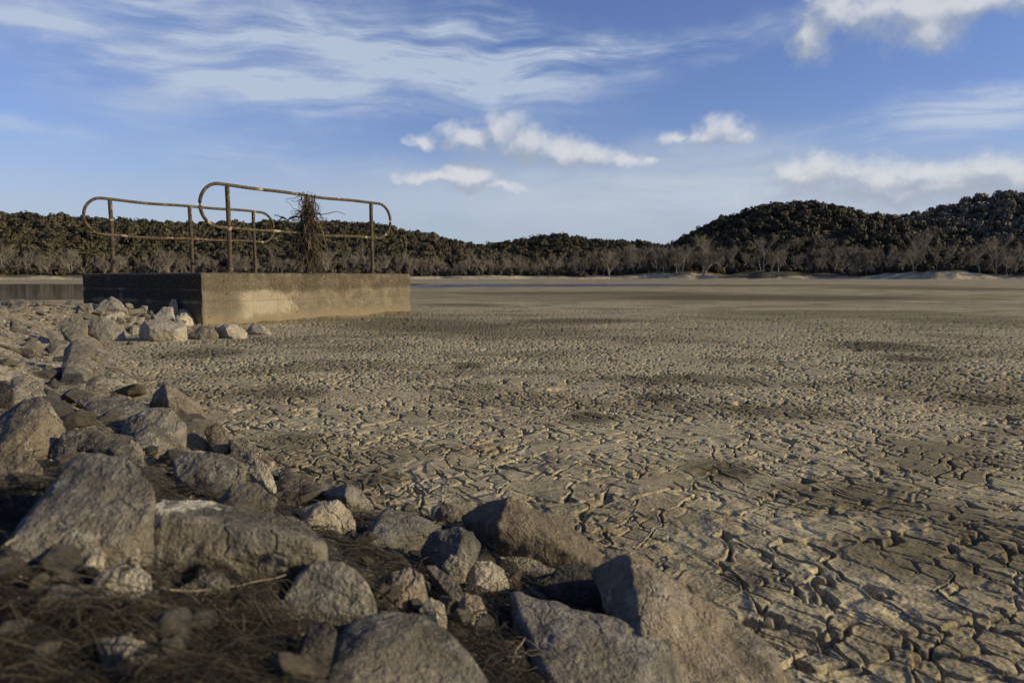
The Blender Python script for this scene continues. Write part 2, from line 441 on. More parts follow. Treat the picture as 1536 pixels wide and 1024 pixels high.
# ------------------------------------------------------------------ rocks
def hull_mesh(pts):
    bm = bmesh.new()
    vs = [bm.verts.new(p) for p in pts]
    r = bmesh.ops.convex_hull(bm, input=vs)
    dele = [g for g in set(r['geom_interior']) | set(r['geom_unused']) if isinstance(g, bmesh.types.BMVert)]
    bmesh.ops.delete(bm, geom=dele, context='VERTS')
    me = bpy.data.meshes.new('rock'); bm.to_mesh(me); bm.free()
    return me
def remesh(me, voxel):
    o = bpy.data.objects.new('tmp', me); COL.objects.link(o)
    md = o.modifiers.new('r', 'REMESH'); md.mode = 'VOXEL'; md.voxel_size = voxel
    dg = bpy.context.evaluated_depsgraph_get()
    out = bpy.data.meshes.new_from_object(o.evaluated_get(dg))
    bpy.data.objects.remove(o); bpy.data.meshes.remove(me)
    return out
def roughen(me, size, seed, amp=1.0, smooth=2):
    n = len(me.vertices)
    V = np.empty(n * 3, np.float32); me.vertices.foreach_get('co', V); V = V.reshape(-1, 3).astype(float)
    E = np.empty(len(me.edges) * 2, np.int32); me.edges.foreach_get('vertices', E); E = E.reshape(-1, 2)
    deg = np.bincount(E.ravel(), minlength=n)[:, None].astype(float)
    for k in range(smooth):
        S = np.zeros_like(V)
        np.add.at(S, E[:, 0], V[E[:, 1]]); np.add.at(S, E[:, 1], V[E[:, 0]])
        V = .4 * V + .6 * S / np.maximum(deg, 1)
    me.vertices.foreach_set('co', V.astype(np.float32).ravel()); me.update()
    Nn = np.empty(n * 3, np.float32); me.vertices.foreach_get('normal', Nn); Nn = Nn.reshape(-1, 3).astype(float)
    Q = V / size + seed * 3.71
    # broken plates: a step noise gives chipped ledges, ridged noise gives veins
    st = fbm(Q * 3.2, seed, 3)
    ledge = np.floor(st * 5) / 5 + sst(.3, .7, (st * 5) % 1) / 5
    rid = 1 - np.abs(fbm(Q * 5.5, seed + 9, 3))
    d = .030 * fbm(Q * 1.7, seed + 3, 2) + .042 * ledge + .016 * (rid - .75) + .012 * fbm(Q * 11, seed + 5, 3) + .007 * fbm(Q * 32, seed + 6, 2)
    V = V + Nn * (d * size * amp)[:, None]
    me.vertices.foreach_set('co', V.astype(np.float32).ravel())
    me.polygons.foreach_set('use_smooth', np.ones(len(me.polygons), bool))
    me.update()
ROCK_OBJS = []
def place_rock(label, pts, mat, lean=.5, thick=None, nose=None, group='rocks of the rubble bank', amp=1.0, dd0=0.0, res=52, seed=None, smooth=1, base=None):
    seed = seed if seed is not None else len(ROCK_OBJS) + 3
    rr_ = random.Random(seed)
    xs = [p[0] for p in pts]; ys = [p[1] for p in pts]
    yb = max(ys)
    xb = np.mean([p[0] for p in pts if p[1] > yb - .25 * (yb - min(ys))])
    hit, d0 = ground_hit(*(base or (xb, yb)))
    d0 = d0 + dd0
    k = d0 / FPX
    wid = (max(xs) - min(xs)) * k; hei = (yb - min(ys)) * k
    size = max(wid, hei)
    thick = thick or .75 * min(wid, max(hei, .5 * wid))
    W = []
    cxp, cyp = np.mean(xs), np.mean(ys)
    pts = [(cxp + (p[0] - cxp) * 1.06, cyp + (p[1] - cyp) * 1.06, *p[2:]) for p in pts]
    dmin = {}
    for p in pts:
        dd = d0 + lean * (yb - p[1]) * k + (p[2] if len(p) > 2 else 0)
        g = ground_hit(p[0], p[1])[1]
        dd = min(dd, g + .03 * size)
        dmin[p] = dd
        W.append(at_depth(p[0], p[1], dd))
    if nose is None:
        nose = [(cxp + rr_.uniform(-.15, .15) * (max(xs) - min(xs)), cyp + rr_.uniform(.0, .2) * (yb - min(ys)), -.12 * size),
                (cxp + rr_.uniform(-.3, .3) * (max(xs) - min(xs)), cyp + rr_.uniform(-.15, .1) * (yb - min(ys)), -.08 * size)]
    for p in nose:
        W.append(at_depth(p[0], p[1], d0 + lean * (yb - p[1]) * k + p[2]))
    for p in pts:                                             # the far side
        q = (cxp + (p[0] - cxp) * rr_.uniform(.6, .85), cyp + (p[1] - cyp) * rr_.uniform(.6, .85) + 6)
        W.append(at_depth(q[0], q[1], dmin[p] + thick * rr_.uniform(.75, 1.1)))
    for p, w in list(zip(pts, W)):                            # buried foot
        if p[1] > yb - .4 * (yb - min(ys)):
            W.append(w + np.array([0, .15 * thick, -.07 - .15 * hei]))
    W = np.array(W)
    org = np.array([W[:, 0].mean(), W[:, 1].mean(), hit[2]])
    me = remesh(hull_mesh([tuple(w - org) for w in W]), size / res)
    roughen(me, size, seed, amp, smooth)
    me.materials.append(mat)
    o = link('rock', me, None, label=label, cat='rock', group=group, loc=org)
    ROCK_OBJS.append(o)
    return o
G, T, PL, WH, DK, SN = ROCK_GREY, ROCK_TAN, ROCK_PALE, ROCK_WHITE, ROCK_DARK, ROCK_SAND
HERO = [
 ('large smooth grey slab sloping down to the left, behind the long oblong rock', [(109,688),(150,680),(184,687),(210,704),(226,730),(226,752),(206,795),(160,822),(95,825),(30,838),(0,842),(22,800),(56,768),(75,726)], G, dict(lean=1.1, amp=.7)),
 ('long oblong rock with a grey top, brown side and whitish left end', [(222,760,.05),(245,751,.13),(285,758,.15),(356,769,.15),(424,781,.14),(468,799,.08),(481,816,.02),(477,839),(412,846),(337,840),(270,852),(238,846),(210,812)], ROCK_CRUST, dict(lean=.35, thick=.2, nose=[(245,772,-.03),(300,784,-.03),(400,798,-.03),(472,816,-.02),(240,815,-.03)])),
 ('small pale rounded stone below the whitish end of the oblong rock', [(165,885),(178,862),(205,850),(224,862),(226,885),(210,903),(175,902)], PL, {}),
 ('small pale stone touching the left side of the rounded pale stone', [(133,878),(150,858),(178,850),(168,870),(150,890)], SN, {}),
 ('white lump half buried left of the oblong rock', [(125,837),(140,823),(157,830),(152,846),(128,849)], PL, {}),
 ('pale wedge of stone leaning on the left end of the oblong rock', [(170,846),(195,812),(208,810),(210,835),(203,849)], PL, {}),
 ('pale brown pointed stone lying in dry weed at the bottom left', [(145,965),(155,955),(195,952),(220,970),(238,985),(215,1004),(180,1009),(155,1000)], SN, {}),
 ('dull brown stone half covered by twigs below the oblong rock', [(272,882),(300,860),(325,853),(343,868),(340,886),(300,897)], T, {}),
 ('grey rounded boulder with a dark crease, right of the oblong rock', [(418,912),(448,861),(474,841),(511,845),(544,866),(561,902),(556,924),(500,928),(430,922)], G, dict(amp=.6)),
 ('big blurred grey boulder at the bottom edge of the view', [(496,985),(528,939),(580,921),(632,925),(669,949),(702,982),(724,1016),(735,1060),(480,1060)], G, dict(lean=.7, amp=.5, base=(600,1020))),
 ('dark upright stone just left of the big blurred grey boulder', [(440,985),(465,937),(494,933),(503,950),(470,1016),(442,1015)], DK, dict(lean=.5)),
 ('brown blocky stone above the big blurred grey boulder', [(580,882),(588,860),(613,852),(633,862),(640,890),(622,910),(595,907)], T, {}),
 ('small tan egg-like stone above the right shoulder of the big grey boulder', [(628,915),(645,896),(665,906),(669,930),(655,945),(636,932)], PL, {}),
 ('tan stone with a rounded brown end in the middle of the near rubble', [(688,908),(700,890),(720,894),(730,915),(722,937),(698,932)], T, {}),
 ('narrow pale finger of stone running down to the rounded brown stone', [(640,850),(655,850),(690,880),(700,905),(688,917),(665,885)], SN, dict(lean=1.2)),
 ('grey ridged rock with a pale crest near the mud edge', [(550,800),(562,780),(580,763),(605,765),(640,775),(661,788),(650,806),(620,817),(575,817),(553,813)], G, dict(nose=[(585,785,-.03),(625,795,-.02)])),
 ('grey rock whose right end is a pale sunlit face, left of the brown peaked boulder', [(634,826),(650,800),(688,789),(708,798),(720,818),(714,825),(700,850),(670,859),(643,842)], G, dict(nose=[(694,800,-.03),(690,825,-.03),(665,830,-.02)])),
 ('small pale knob in front of the grey rock with the sunlit end', [(664,848),(675,832),(692,825),(702,835),(695,850),(675,857)], SN, dict(dd0=-.04)),
 ('pale rounded stone with a bumpy top between the two big boulders', [(697,862),(712,843),(735,842),(755,855),(761,870),(745,881),(715,877)], PL, {}),
 ('low flat pale stone along the foot of the brown peaked boulder', [(742,829),(765,826),(790,831),(832,853),(818,863),(770,851)], SN, dict(lean=1.4)),
 ('brown peaked boulder with a black shaded left side at the edge of the mud', [(695,777,.10),(725,756,.08),(765,746,.0),(800,764,.03),(838,782,.05),(872,805,.06),(890,833,.05),(890,852,.03),(850,848),(800,840),(752,826,-.02),(715,798,.1)], T, dict(lean=.35, thick=.22, nose=[(744,786,-.06),(745,812,-.05),(800,800,-.05),(840,815,-.04)], amp=.8)),
 ('large brown boulder with a dark stain in the right foreground', [(893,858,.08),(921,847,.05),(949,836,.0),(984,858,.02),(1036,889,.03),(1076,915,.03),(1124,954,.02),(1153,980,0),(1162,1015,-.02),(1164,1060,-.04),(985,1060,-.06),(925,930,.05)], T, dict(lean=.4, thick=.2, nose=[(935,900,-.02),(990,960,-.08),(1060,990,-.08),(1000,900,-.04)], base=(1080,1015))),
 ('tilted grey slab with streaks in front of the brown boulder at the bottom edge', [(775,895),(812,903),(863,920),(944,940),(986,956),(1004,970),(1024,1026),(1022,1075),(860,1075),(815,1010),(782,960)], G, dict(lean=.9, thick=.16, nose=[(985,985,-.05),(900,985,-.03),(840,950,-.02)], base=(900,1015), amp=.8)),
 ('dark slate-grey rock wedged behind the streaked slab', [(812,873),(840,850),(870,843),(902,856),(918,880),(908,907),(870,908),(828,893)], DK, dict(lean=.9)),
 ('pale rock crusted with soil beside the dead sprig', [(448,768),(480,752),(505,751),(524,765),(530,786),(496,792),(458,787)], PL, {}),
 ('small wedge of tan rock with a shaded left face at the mud edge', [(474,739,.05),(500,731,.04),(521,726),(541,735,.02),(558,757,.02),(551,767),(517,761,-.02),(495,748,.03)], SN, dict(nose=[(518,745,-.05)])),
 ('small dark pebble of rock lying left of the brown peaked boulder', [(648,772),(658,761),(672,757),(690,762),(704,772),(690,784),(662,783)], T, {}),
 ('bright white rock face beside the dead sprig', [(372,704),(383,689),(400,699),(413,725),(415,746),(398,741),(380,722)], WH, dict(lean=.3)),
 ('weathered grey rock with a scooped top, middle of the left rubble', [(184,650),(190,630),(200,625),(228,612),(256,612),(277,640),(272,662),(238,674),(212,668)], G, dict(lean=.8)),
 ('flat grey slab left of the black and tan wedge rock', [(119,602),(135,594),(170,591),(210,602),(227,616),(205,632),(180,643),(150,630)], G, dict(lean=1.6)),
 ('black and tan wedge rock standing alone on the mud edge', [(224,605,.10),(232,590,.07),(248,576),(275,591,.03),(297,605,.05),(304,619,.05),(296,630,.02),(266,627),(252,616,0),(236,611,.1)], T, dict(lean=.3, nose=[(251,598,-.10),(253,614,-.08),(278,614,-.06)])),
 ('large brown-grey boulder with a lit ridge at the left edge', [(0,627),(35,600),(60,596),(72,604),(86,625),(95,643),(80,667),(62,687),(30,684),(0,672)], T, dict(lean=.5, nose=[(34,622,-.03),(62,630,-.05),(40,655,-.04)])),
 ('round brown boulder at the left edge under the ridged boulder', [(-14,668),(20,664),(45,680),(62,702),(55,722),(30,728),(-14,728)], T, dict(amp=.6)),
 ('narrow grey stone standing between the ridged boulder and the big slab', [(74,682),(95,650),(120,644),(112,667),(92,692)], G, {}),
 ('dark rounded boulder cut off by the left edge', [(-20,575),(8,571),(19,585),(16,606),(-20,611)], DK, dict(amp=.6)),
 ('mottled grey slab behind the big smooth slab', [(104,667),(130,647),(160,654),(196,668),(213,690),(207,698),(150,684)], G, dict(lean=1.3)),
 ('broad blue-grey slab left of the bright white rock', [(262,690),(285,679),(320,679),(345,690),(364,700),(356,735),(322,742),(270,717)], G, dict(lean=1.0)),
 ('tan boulder with a hollow side on the shoreline', [(308,647),(325,634),(346,650),(342,677),(324,682)], T, {}),
 ('pale weathered stone left of the tan hollow boulder', [(270,660),(290,647),(309,659),(307,674),(284,673)], SN, dict(lean=1.0)),
 ('tan slumped stone above the bright white rock', [(344,660),(370,658),(384,685),(410,690),(400,702),(365,694),(350,682)], T, dict(lean=.9)),
 ('earthy tan clod right of the bright white rock', [(414,735),(420,710),(432,704),(455,712),(490,735),(470,752),(430,755)], T, dict(lean=1.3)),
 ('grey stone under the white rock, over the dark weed', [(325,752),(350,725),(385,725),(412,748),(385,765),(345,763)], G, dict(lean=.8)),
 ('small tan stone in the hollow above the long oblong rock', [(264,700),(272,688),(288,690),(292,706),(280,716)], T, {}),
 ('sunlit half-round stone at the right end of the mottled slab', [(190,676),(197,660),(208,664),(215,680),(212,694),(198,692)], SN, {}),
 ('pale crumbling mound of soil stone above the ridged boulder', [(8,585),(22,566),(42,562),(62,575),(68,592),(45,603),(15,603)], SN, dict(lean=1.0)),
 ('flat sandy stone plate above the grey slabs', [(78,588),(95,578),(125,576),(128,585),(105,597),(88,596)], SN, dict(lean=1.5)),
 ('brown-grey boulder with a rounded right end above the flat grey slab', [(100,585),(120,574),(148,566),(160,578),(162,592),(140,600),(110,598)], T, dict(lean=1.0)),
 ('pale slanting slab running down to the mud in the far left rubble', [(88,490),(100,478),(125,497),(146,530),(142,538),(128,535),(105,512)], SN, dict(lean=1.5)),
 ('rounded crumbly stone left of the big white boulder near the block', [(96,490),(106,477),(122,475),(130,485),(129,500),(115,500)], SN, {}),
 ('grey dome of eroded stone in the far left rubble', [(92,575),(98,525),(112,512),(132,528),(138,555),(128,572)], G, dict(lean=1.5, amp=.6)),
 ('cracked grey stone left of the eroded dome', [(70,520),(85,508),(103,512),(98,535),(80,537)], T, dict(lean=1.4)),
 ('sunken dark stone below the eroded dome', [(85,575),(100,560),(122,560),(126,572),(105,580)], DK, dict(lean=1.2)),
 ('brown hollow lump at the foot of the eroded dome', [(126,566),(134,556),(145,556),(147,566),(136,571)], T, {}),
]
PILE = 'pale rocks piled against the block'
HERO2 = [
 ('pale peaked boulder against the dark side of the block, leftmost of the pile', [(143,465),(152,452),(167,446),(180,452),(190,466),(168,470)], WH, {}),
 ('flat pale slab under the peaked boulder', [(150,476),(165,466),(185,467),(189,481),(170,483)], WH, dict(lean=.9)),
 ('big rounded white boulder with an undercut foot, left front of the pile', [(131,496),(138,478),(152,474),(170,482),(184,495),(186,506),(170,511),(150,511)], WH, dict(amp=.6)),
 ('big white squared boulder in the middle front of the pile', [(209,497),(217,480),(250,479),(279,487),(277,506),(258,512),(225,511),(211,504)], WH, dict(nose=[(222,490,-.16),(262,495,-.12),(224,505,-.12)], amp=.7)),
 ('small round knob perched on top of the pile, left of two', [(254,457),(257,449),(264,449),(266,458),(260,462)], PL, dict(dd0=.5, base=(260,478))),
 ('small pebble-like stone perched on top of the pile, right of two', [(271,456),(274,451),(281,452),(282,458),(276,461)], PL, dict(dd0=.5, base=(277,480))),
 ('broken pale rock touching the front corner of the block', [(262,472),(275,458),(290,459),(303,474),(304,486),(285,488),(268,482)], WH, dict(res=40)),
 ('pale slab slanting up to the left-hand knob', [(229,477),(245,461),(258,461),(261,479),(240,482)], WH, {}),
 ('low pale rock between the peaked boulder and the slanting slab', [(187,488),(199,475),(215,477),(213,489)], PL, {}),
 ('tan weathered rock right of the white squared boulder', [(284,501),(300,487),(320,491),(326,503),(300,510)], T, {}),
 ('rock with a black shaded left face, right of the block corner', [(321,495,.15),(335,486,.1),(348,486),(362,492,.05),(369,499,.05),(366,508),(342,506,-.05)], PL, dict(lean=.3, nose=[(338,492,-.12),(342,503,-.12)])),
 ('pale pointed rock, rightmost of the pile', [(367,498),(380,483),(391,487),(406,497),(402,502),(373,501)], WH, dict(lean=.3)),
 ('small pale stone tucked between the white boulder and the pile', [(194,497),(200,489),(208,492),(208,500),(199,502)], PL, {}),
 ('pale triangular stone propped in front of the corner rock', [(258,486),(266,472),(276,486),(270,492)], PL, dict(dd0=-.1)),
 ('thin flake of stone sticking up beside the dark side of the block', [(208,462),(214,458),(222,459),(218,463)], PL, dict(dd0=.4, base=(214,475))),
 ('thin pale chip standing on the rock with the shaded face', [(340,488),(350,482),(358,484),(350,490)], PL, dict(base=(348,500), dd0=.2)),
]
for lb, pts, m, kw in HERO: place_rock(lb, pts, m, **kw)
for lb, pts, m, kw in HERO2: place_rock(lb, pts, m, group=PILE, **kw)

# small stones that fill the bank: a few moulds, copied
def mould(seed, flat):
    r = random.Random(seed)
    pts = []
    for k in range(13):
        v = Vector((r.gauss(0, 1), r.gauss(0, 1), r.gauss(0, 1))).normalized() * r.uniform(.42, .56)
        pts.append((v.x * 1.15, v.y * .9, v.z * flat))
    me = remesh(hull_mesh(pts), 1 / 26)
    roughen(me, 1.0, seed, 1.0, 1)
    return me
MOULDS = [mould(100 + i, .55 + .08 * (i % 4)) for i in range(9)]
MM = {}
def stone_mesh(i, mat):
    if (i, mat.name) not in MM:
        me = MOULDS[i].copy(); me.materials.clear(); me.materials.append(mat); MM[(i, mat.name)] = me
    return MM[(i, mat.name)]
def scatter(n, region, sizes, mats, label, group, sink=.25, seed=1, flat=(1, 1)):
    r = random.Random(seed); done = 0; tries = 0
    while done < n and tries < n * 60:
        tries += 1
        x = r.uniform(region[0], region[2]); y = r.uniform(region[1], region[3])
        p, d = ground_hit(x, y)
        u = bank_u(np.array([p[0]]), np.array([p[1]]))[0]
        if u < region[4] or u > region[5]: continue
        s = r.uniform(*sizes) * d / FPX
        o = link('stone', stone_mesh(r.randrange(9), r.choice(mats)), None, label=label, cat='stone', group=group,
                 loc=(p[0], p[1], p[2] + s * (.5 * .6 - sink)))
        o.rotation_euler = (r.uniform(-.4, .4), r.uniform(-.4, .4), r.uniform(0, 6.28))
        f = r.uniform(*flat)
        o.scale = (s, s * r.uniform(.7, 1.1), s * f)
        ROCK_OBJS.append(o); done += 1
scatter(16, (0, 850, 520, 1030, .12, 3), (36, 84), [SN, G, T, SN], 'weathered stone showing through the dry weed at the bottom left', 'stones showing through the weed', .06, 31, (.6, .95))
scatter(44, (0, 640, 1000, 1020, .12, 3), (18, 46), [G, T, SN, DK, SN], 'small stone half sunk in the dark weed of the near bank', 'small stones in the near bank', .22, 11)
scatter(46, (40, 560, 480, 770, .1, 3), (34, 78), [G, G, SN, T], 'flat angular stone bedded between the larger rocks of the left rubble', 'flat stones bedded in the left rubble', .2, 21, (.5, .85))
scatter(30, (520, 770, 900, 1000, .1, 3), (22, 50), [G, SN, T, SN], 'angular stone wedged between the rocks along the near mud edge', 'stones wedged along the near mud edge', .2, 22, (.6, 1.0))
scatter(66, (0, 462, 215, 640, .12, 3), (14, 40), [T, SN, G, SN], 'low lump of eroded stone sunk in the pale far bank', 'eroded lumps in the far bank', .3, 12, (.5, .9))
scatter(26, (0, 452, 135, 475, .1, 3), (7, 16), [PL, SN, SN], 'small pale stone along the crest of the far bank', 'stones along the crest of the far bank', .12, 13)
scatter(34, (150, 462, 304, 500, -.2, .9), (8, 20), [PL, WH, WH, SN], 'small pale stone filling a gap of the pile by the block', 'small stones in the pile by the block', .1, 14)
scatter(26, (150, 505, 900, 830, -.25, .12), (7, 16), [T, SN, G], 'pebble lying where the bank meets the mud', 'pebbles along the mud edge', .15, 15)

# ------------------------------------------------------------------ dry weed, twigs
def strand_mat(name, cols):
    m, nt, b = new_mat(name)
    g = N(nt, 'ShaderNodeNewGeometry', out='Random Per Island')
    cr = nt.nodes.new('ShaderNodeValToRGB'); nt.links.new(g, cr.inputs[0])
    el = cr.color_ramp.elements
    while len(el) < len(cols): el.new(.5)
    for i, c in enumerate(cols): el[i].position = i / (len(cols) - 1); el[i].color = (*c, 1)
    setin(nt, b, 'Base Color', cr.outputs[0])
    b.inputs['Roughness'].default_value = .8
    return m
WEED = strand_mat('dry_weed_stems', [(.011, .0095, .0065), (.018, .015, .01), (.030, .025, .016), (.055, .045, .029), (.14, .115, .078)])
def weed():
    r = random.Random(5); L = []
    starts = []
    while len(starts) < 8000:
        x, y = r.uniform(-60, 1000), r.uniform(650, 1090)
        w = .25
        if x < 480 and y > 830: w = 1.0
        elif x < 130 and y > 760: w = .9
        elif 230 < x < 760 and 740 < y < 850: w = .7
        elif 560 < x < 900 and y > 820: w = .8
        if r.random() > w: continue
        p = on_flat(x, y, .2)
        p2 = on_flat(x, y, float(bank_z(p[0], p[1], False)[0]))
        if bank_u(np.array([p2[0]]), np.array([p2[1]]))[0] < .08: continue
        starts.append((p2, x, y))
    allp = []
    for p, x, y in starts:
        d = np.linalg.norm(p - CAM)
        thick = r.random() < .035
        straw = r.random() < .14
        ln = (.5 if straw else 1) * r.uniform(.05, .16) * (1.5 if thick else 1) * min(1.6, .5 + d * .4)
        n = 8
        a = r.gauss(.12, .55) + (math.pi if r.random() < .5 else 0)
        if x > 560 and r.random() < .5: a = r.gauss(-.8, .5)
        q = np.array(p[:2]); P = [q.copy()]
        for k in range(n - 1):
            a += r.gauss(0, .05 if straw else .28)
            q = q + np.array([math.cos(a), math.sin(a)]) * ln / (n - 1); P.append(q.copy())
        allp.append((np.array(P), thick, d))
    boxes = []
    for o in ROCK_OBJS:
        if o.location.y > 3.5 or (o.name.startswith('stone') and not str(o.get('group', '')).startswith('stones showing')): continue
        bb = [o.location + Vector(c) * o.scale.x for c in o.bound_box]
        x0, x1 = min(v.x for v in bb), max(v.x for v in bb); y0, y1 = min(v.y for v in bb), max(v.y for v in bb)
        boxes.append(((x0 + x1) / 2, (y0 + y1) / 2 - .02, (x1 - x0) / 2 * (.95 if o.name.startswith('rock') else .45) + .008, (y1 - y0) / 2 * (.95 if o.name.startswith('rock') else .45) + .018))
    def inside(q):
        return any(((q[0] - a) / c) ** 2 + ((q[1] - b) / d) ** 2 < 1 for a, b, c, d in boxes)
    allp = [t for t in allp if not inside(t[0][len(t[0]) // 2]) and not (inside(t[0][0]) and inside(t[0][-1]))]
    XY = np.concatenate([p for p, _, _ in allp])
    Z = bank_z(XY[:, 0], XY[:, 1]); i = 0
    for P, thick, d in allp:
        n = len(P); z = Z[i:i + n]; i += n
        t = np.linspace(0, 1, n)
        lift = r.uniform(-.004, .012) + r.uniform(0, .02) * np.sin(t * math.pi * r.uniform(.6, 1.4)) + r.uniform(-.004, .02) * t
        rad = (r.uniform(.0011, .0023) if thick else r.uniform(.0003, .0008)) * min(2.2, .5 + .45 * d)
        L.append((np.column_stack([P, z + lift]), rad * (1 - .6 * t)))
    V, F = tubes(L, 3)
    return mesh_np('dry_weed', V, F)
link('dry_weed', weed(), WEED, label='tangled dry weed stems matted over the near bank between the rocks', cat='dry weed', kind='stuff')
def crumbs(n, seed, region, sz, more):
    r = np.random.default_rng(seed); X = []; 
    px = r.uniform(region[0], region[2], n); py = r.uniform(region[1], region[3], n)
    h2 = n // 2; px[:h2] = r.uniform(more[0], more[2], h2); py[:h2] = r.uniform(more[1], more[3], h2)
    C = []
    for x, y in zip(px, py):
        p, d = ground_hit(x, y); C.append((*p, d))
    C = np.array(C)
    C[:, 2] = np.maximum(bank_z(C[:, 0], C[:, 1]), -.02 + 0 * C[:, 0])
    bm = bmesh.new(); bmesh.ops.create_icosphere(bm, subdivisions=1, radius=1)
    base = np.array([v.co[:] for v in bm.verts]); f = np.array([[v.index for v in q.verts] for q in bm.faces]); bm.free()
    nv = len(base)
    s = (sz[0] + (sz[1] - sz[0]) * r.random(n) ** 2.2) * C[:, 3] / FPX
    V = base[None] * r.uniform(.72, 1.12, (n, nv, 1)) * r.uniform(.6, 1.3, (n, 1, 3)) * np.array([1.1, 1, .75])
    a = r.uniform(0, 6.28, n); ca, sa = np.cos(a)[:, None], np.sin(a)[:, None]
    V = np.stack([V[..., 0] * ca - V[..., 1] * sa, V[..., 0] * sa + V[..., 1] * ca, V[..., 2]], -1)
    V = V * s[:, None, None] + C[:, None, :3]
    F = f[None] + (np.arange(n) * nv)[:, None, None]
    return mesh_np('gravel', V.reshape(-1, 3), F.reshape(-1, 3), False)
link('gravel', crumbs(5200, 3, (0, 456, 1050, 1020), (.6, 4.0), (0, 456, 330, 700)), strand_mat('gravel_bits', [(.06, .05, .035), (.13, .11, .075), (.21, .18, .125), (.34, .295, .21)]),
     label='loose gravel and crumbs of dry earth strewn over the bank', cat='gravel', kind='stuff')

def twig(name, label, pxs, rad, group=None, cat='twig', lift=.015, branches=0):
    r = random.Random(hash(label) % 1000 if False else len(label))
    P = []; rad = rad * .6
    for x, y in pxs:
        p, d = ground_hit(x, y); P.append(p + np.array([0, 0, lift]))
    P = np.array(P); t = np.linspace(0, 1, len(P)); tt = np.linspace(0, 1, 14)
    Q = np.stack([np.interp(tt, t, P[:, k]) for k in range(3)], 1) + np.random.default_rng(len(label)).normal(0, rad * .5, (14, 3))
    V, F = tubes([(Q, rad * (1 - .5 * tt))], 6)
    org = Q[0]
    return link(name, mesh_np(name, V - org, F), WEED_PALE, label=label, cat=cat, group=group, loc=org)
WEED_PALE = strand_mat('pale_twig', [(.16, .13, .085), (.22, .18, .12)])
twig('twig', 'pale thin stick lying over dry weed at the left edge', [(8, 838), (35, 815), (60, 775), (78, 752)], .0035)
twig('twig', 'long pale root lying level across the dark weed below the oblong rock', [(240, 903), (300, 905), (350, 897), (430, 880)], .003)
twig('twig', 'curved pale root beside the tilted streaked slab', [(765, 1010), (775, 985), (790, 965), (795, 935)], .003, lift=.012)
def sprig():
    r = random.Random(3); p, d = ground_hit(447, 762); L = []
    for k in range(7):
        a = r.uniform(-1, 1); h = r.uniform(.05, .085); n = 6
        t = np.linspace(0, 1, n)
        Q = np.stack([a * .035 * t ** 1.3 + .004 * np.sin(t * 7 + k), r.uniform(-.02, .02) * t, h * t], 1)
        L.append((Q, .0016 * (1 - .6 * t)))
        for j in range(3):
            b = Q[2 + j]; s = r.uniform(-.025, .025)
            L.append((np.array([b, b + [s * .6, 0, .008], b + [s, .004, .006]]), .0009))
    V, F = tubes(L, 4)
    link('dead_sprig', mesh_np('dead_sprig', V, F), strand_mat('dead_sprig', [(.05, .04, .025), (.08, .06, .04)]), label='small dead branching sprig standing beside the bright white rock', cat='plant', loc=p)
sprig()

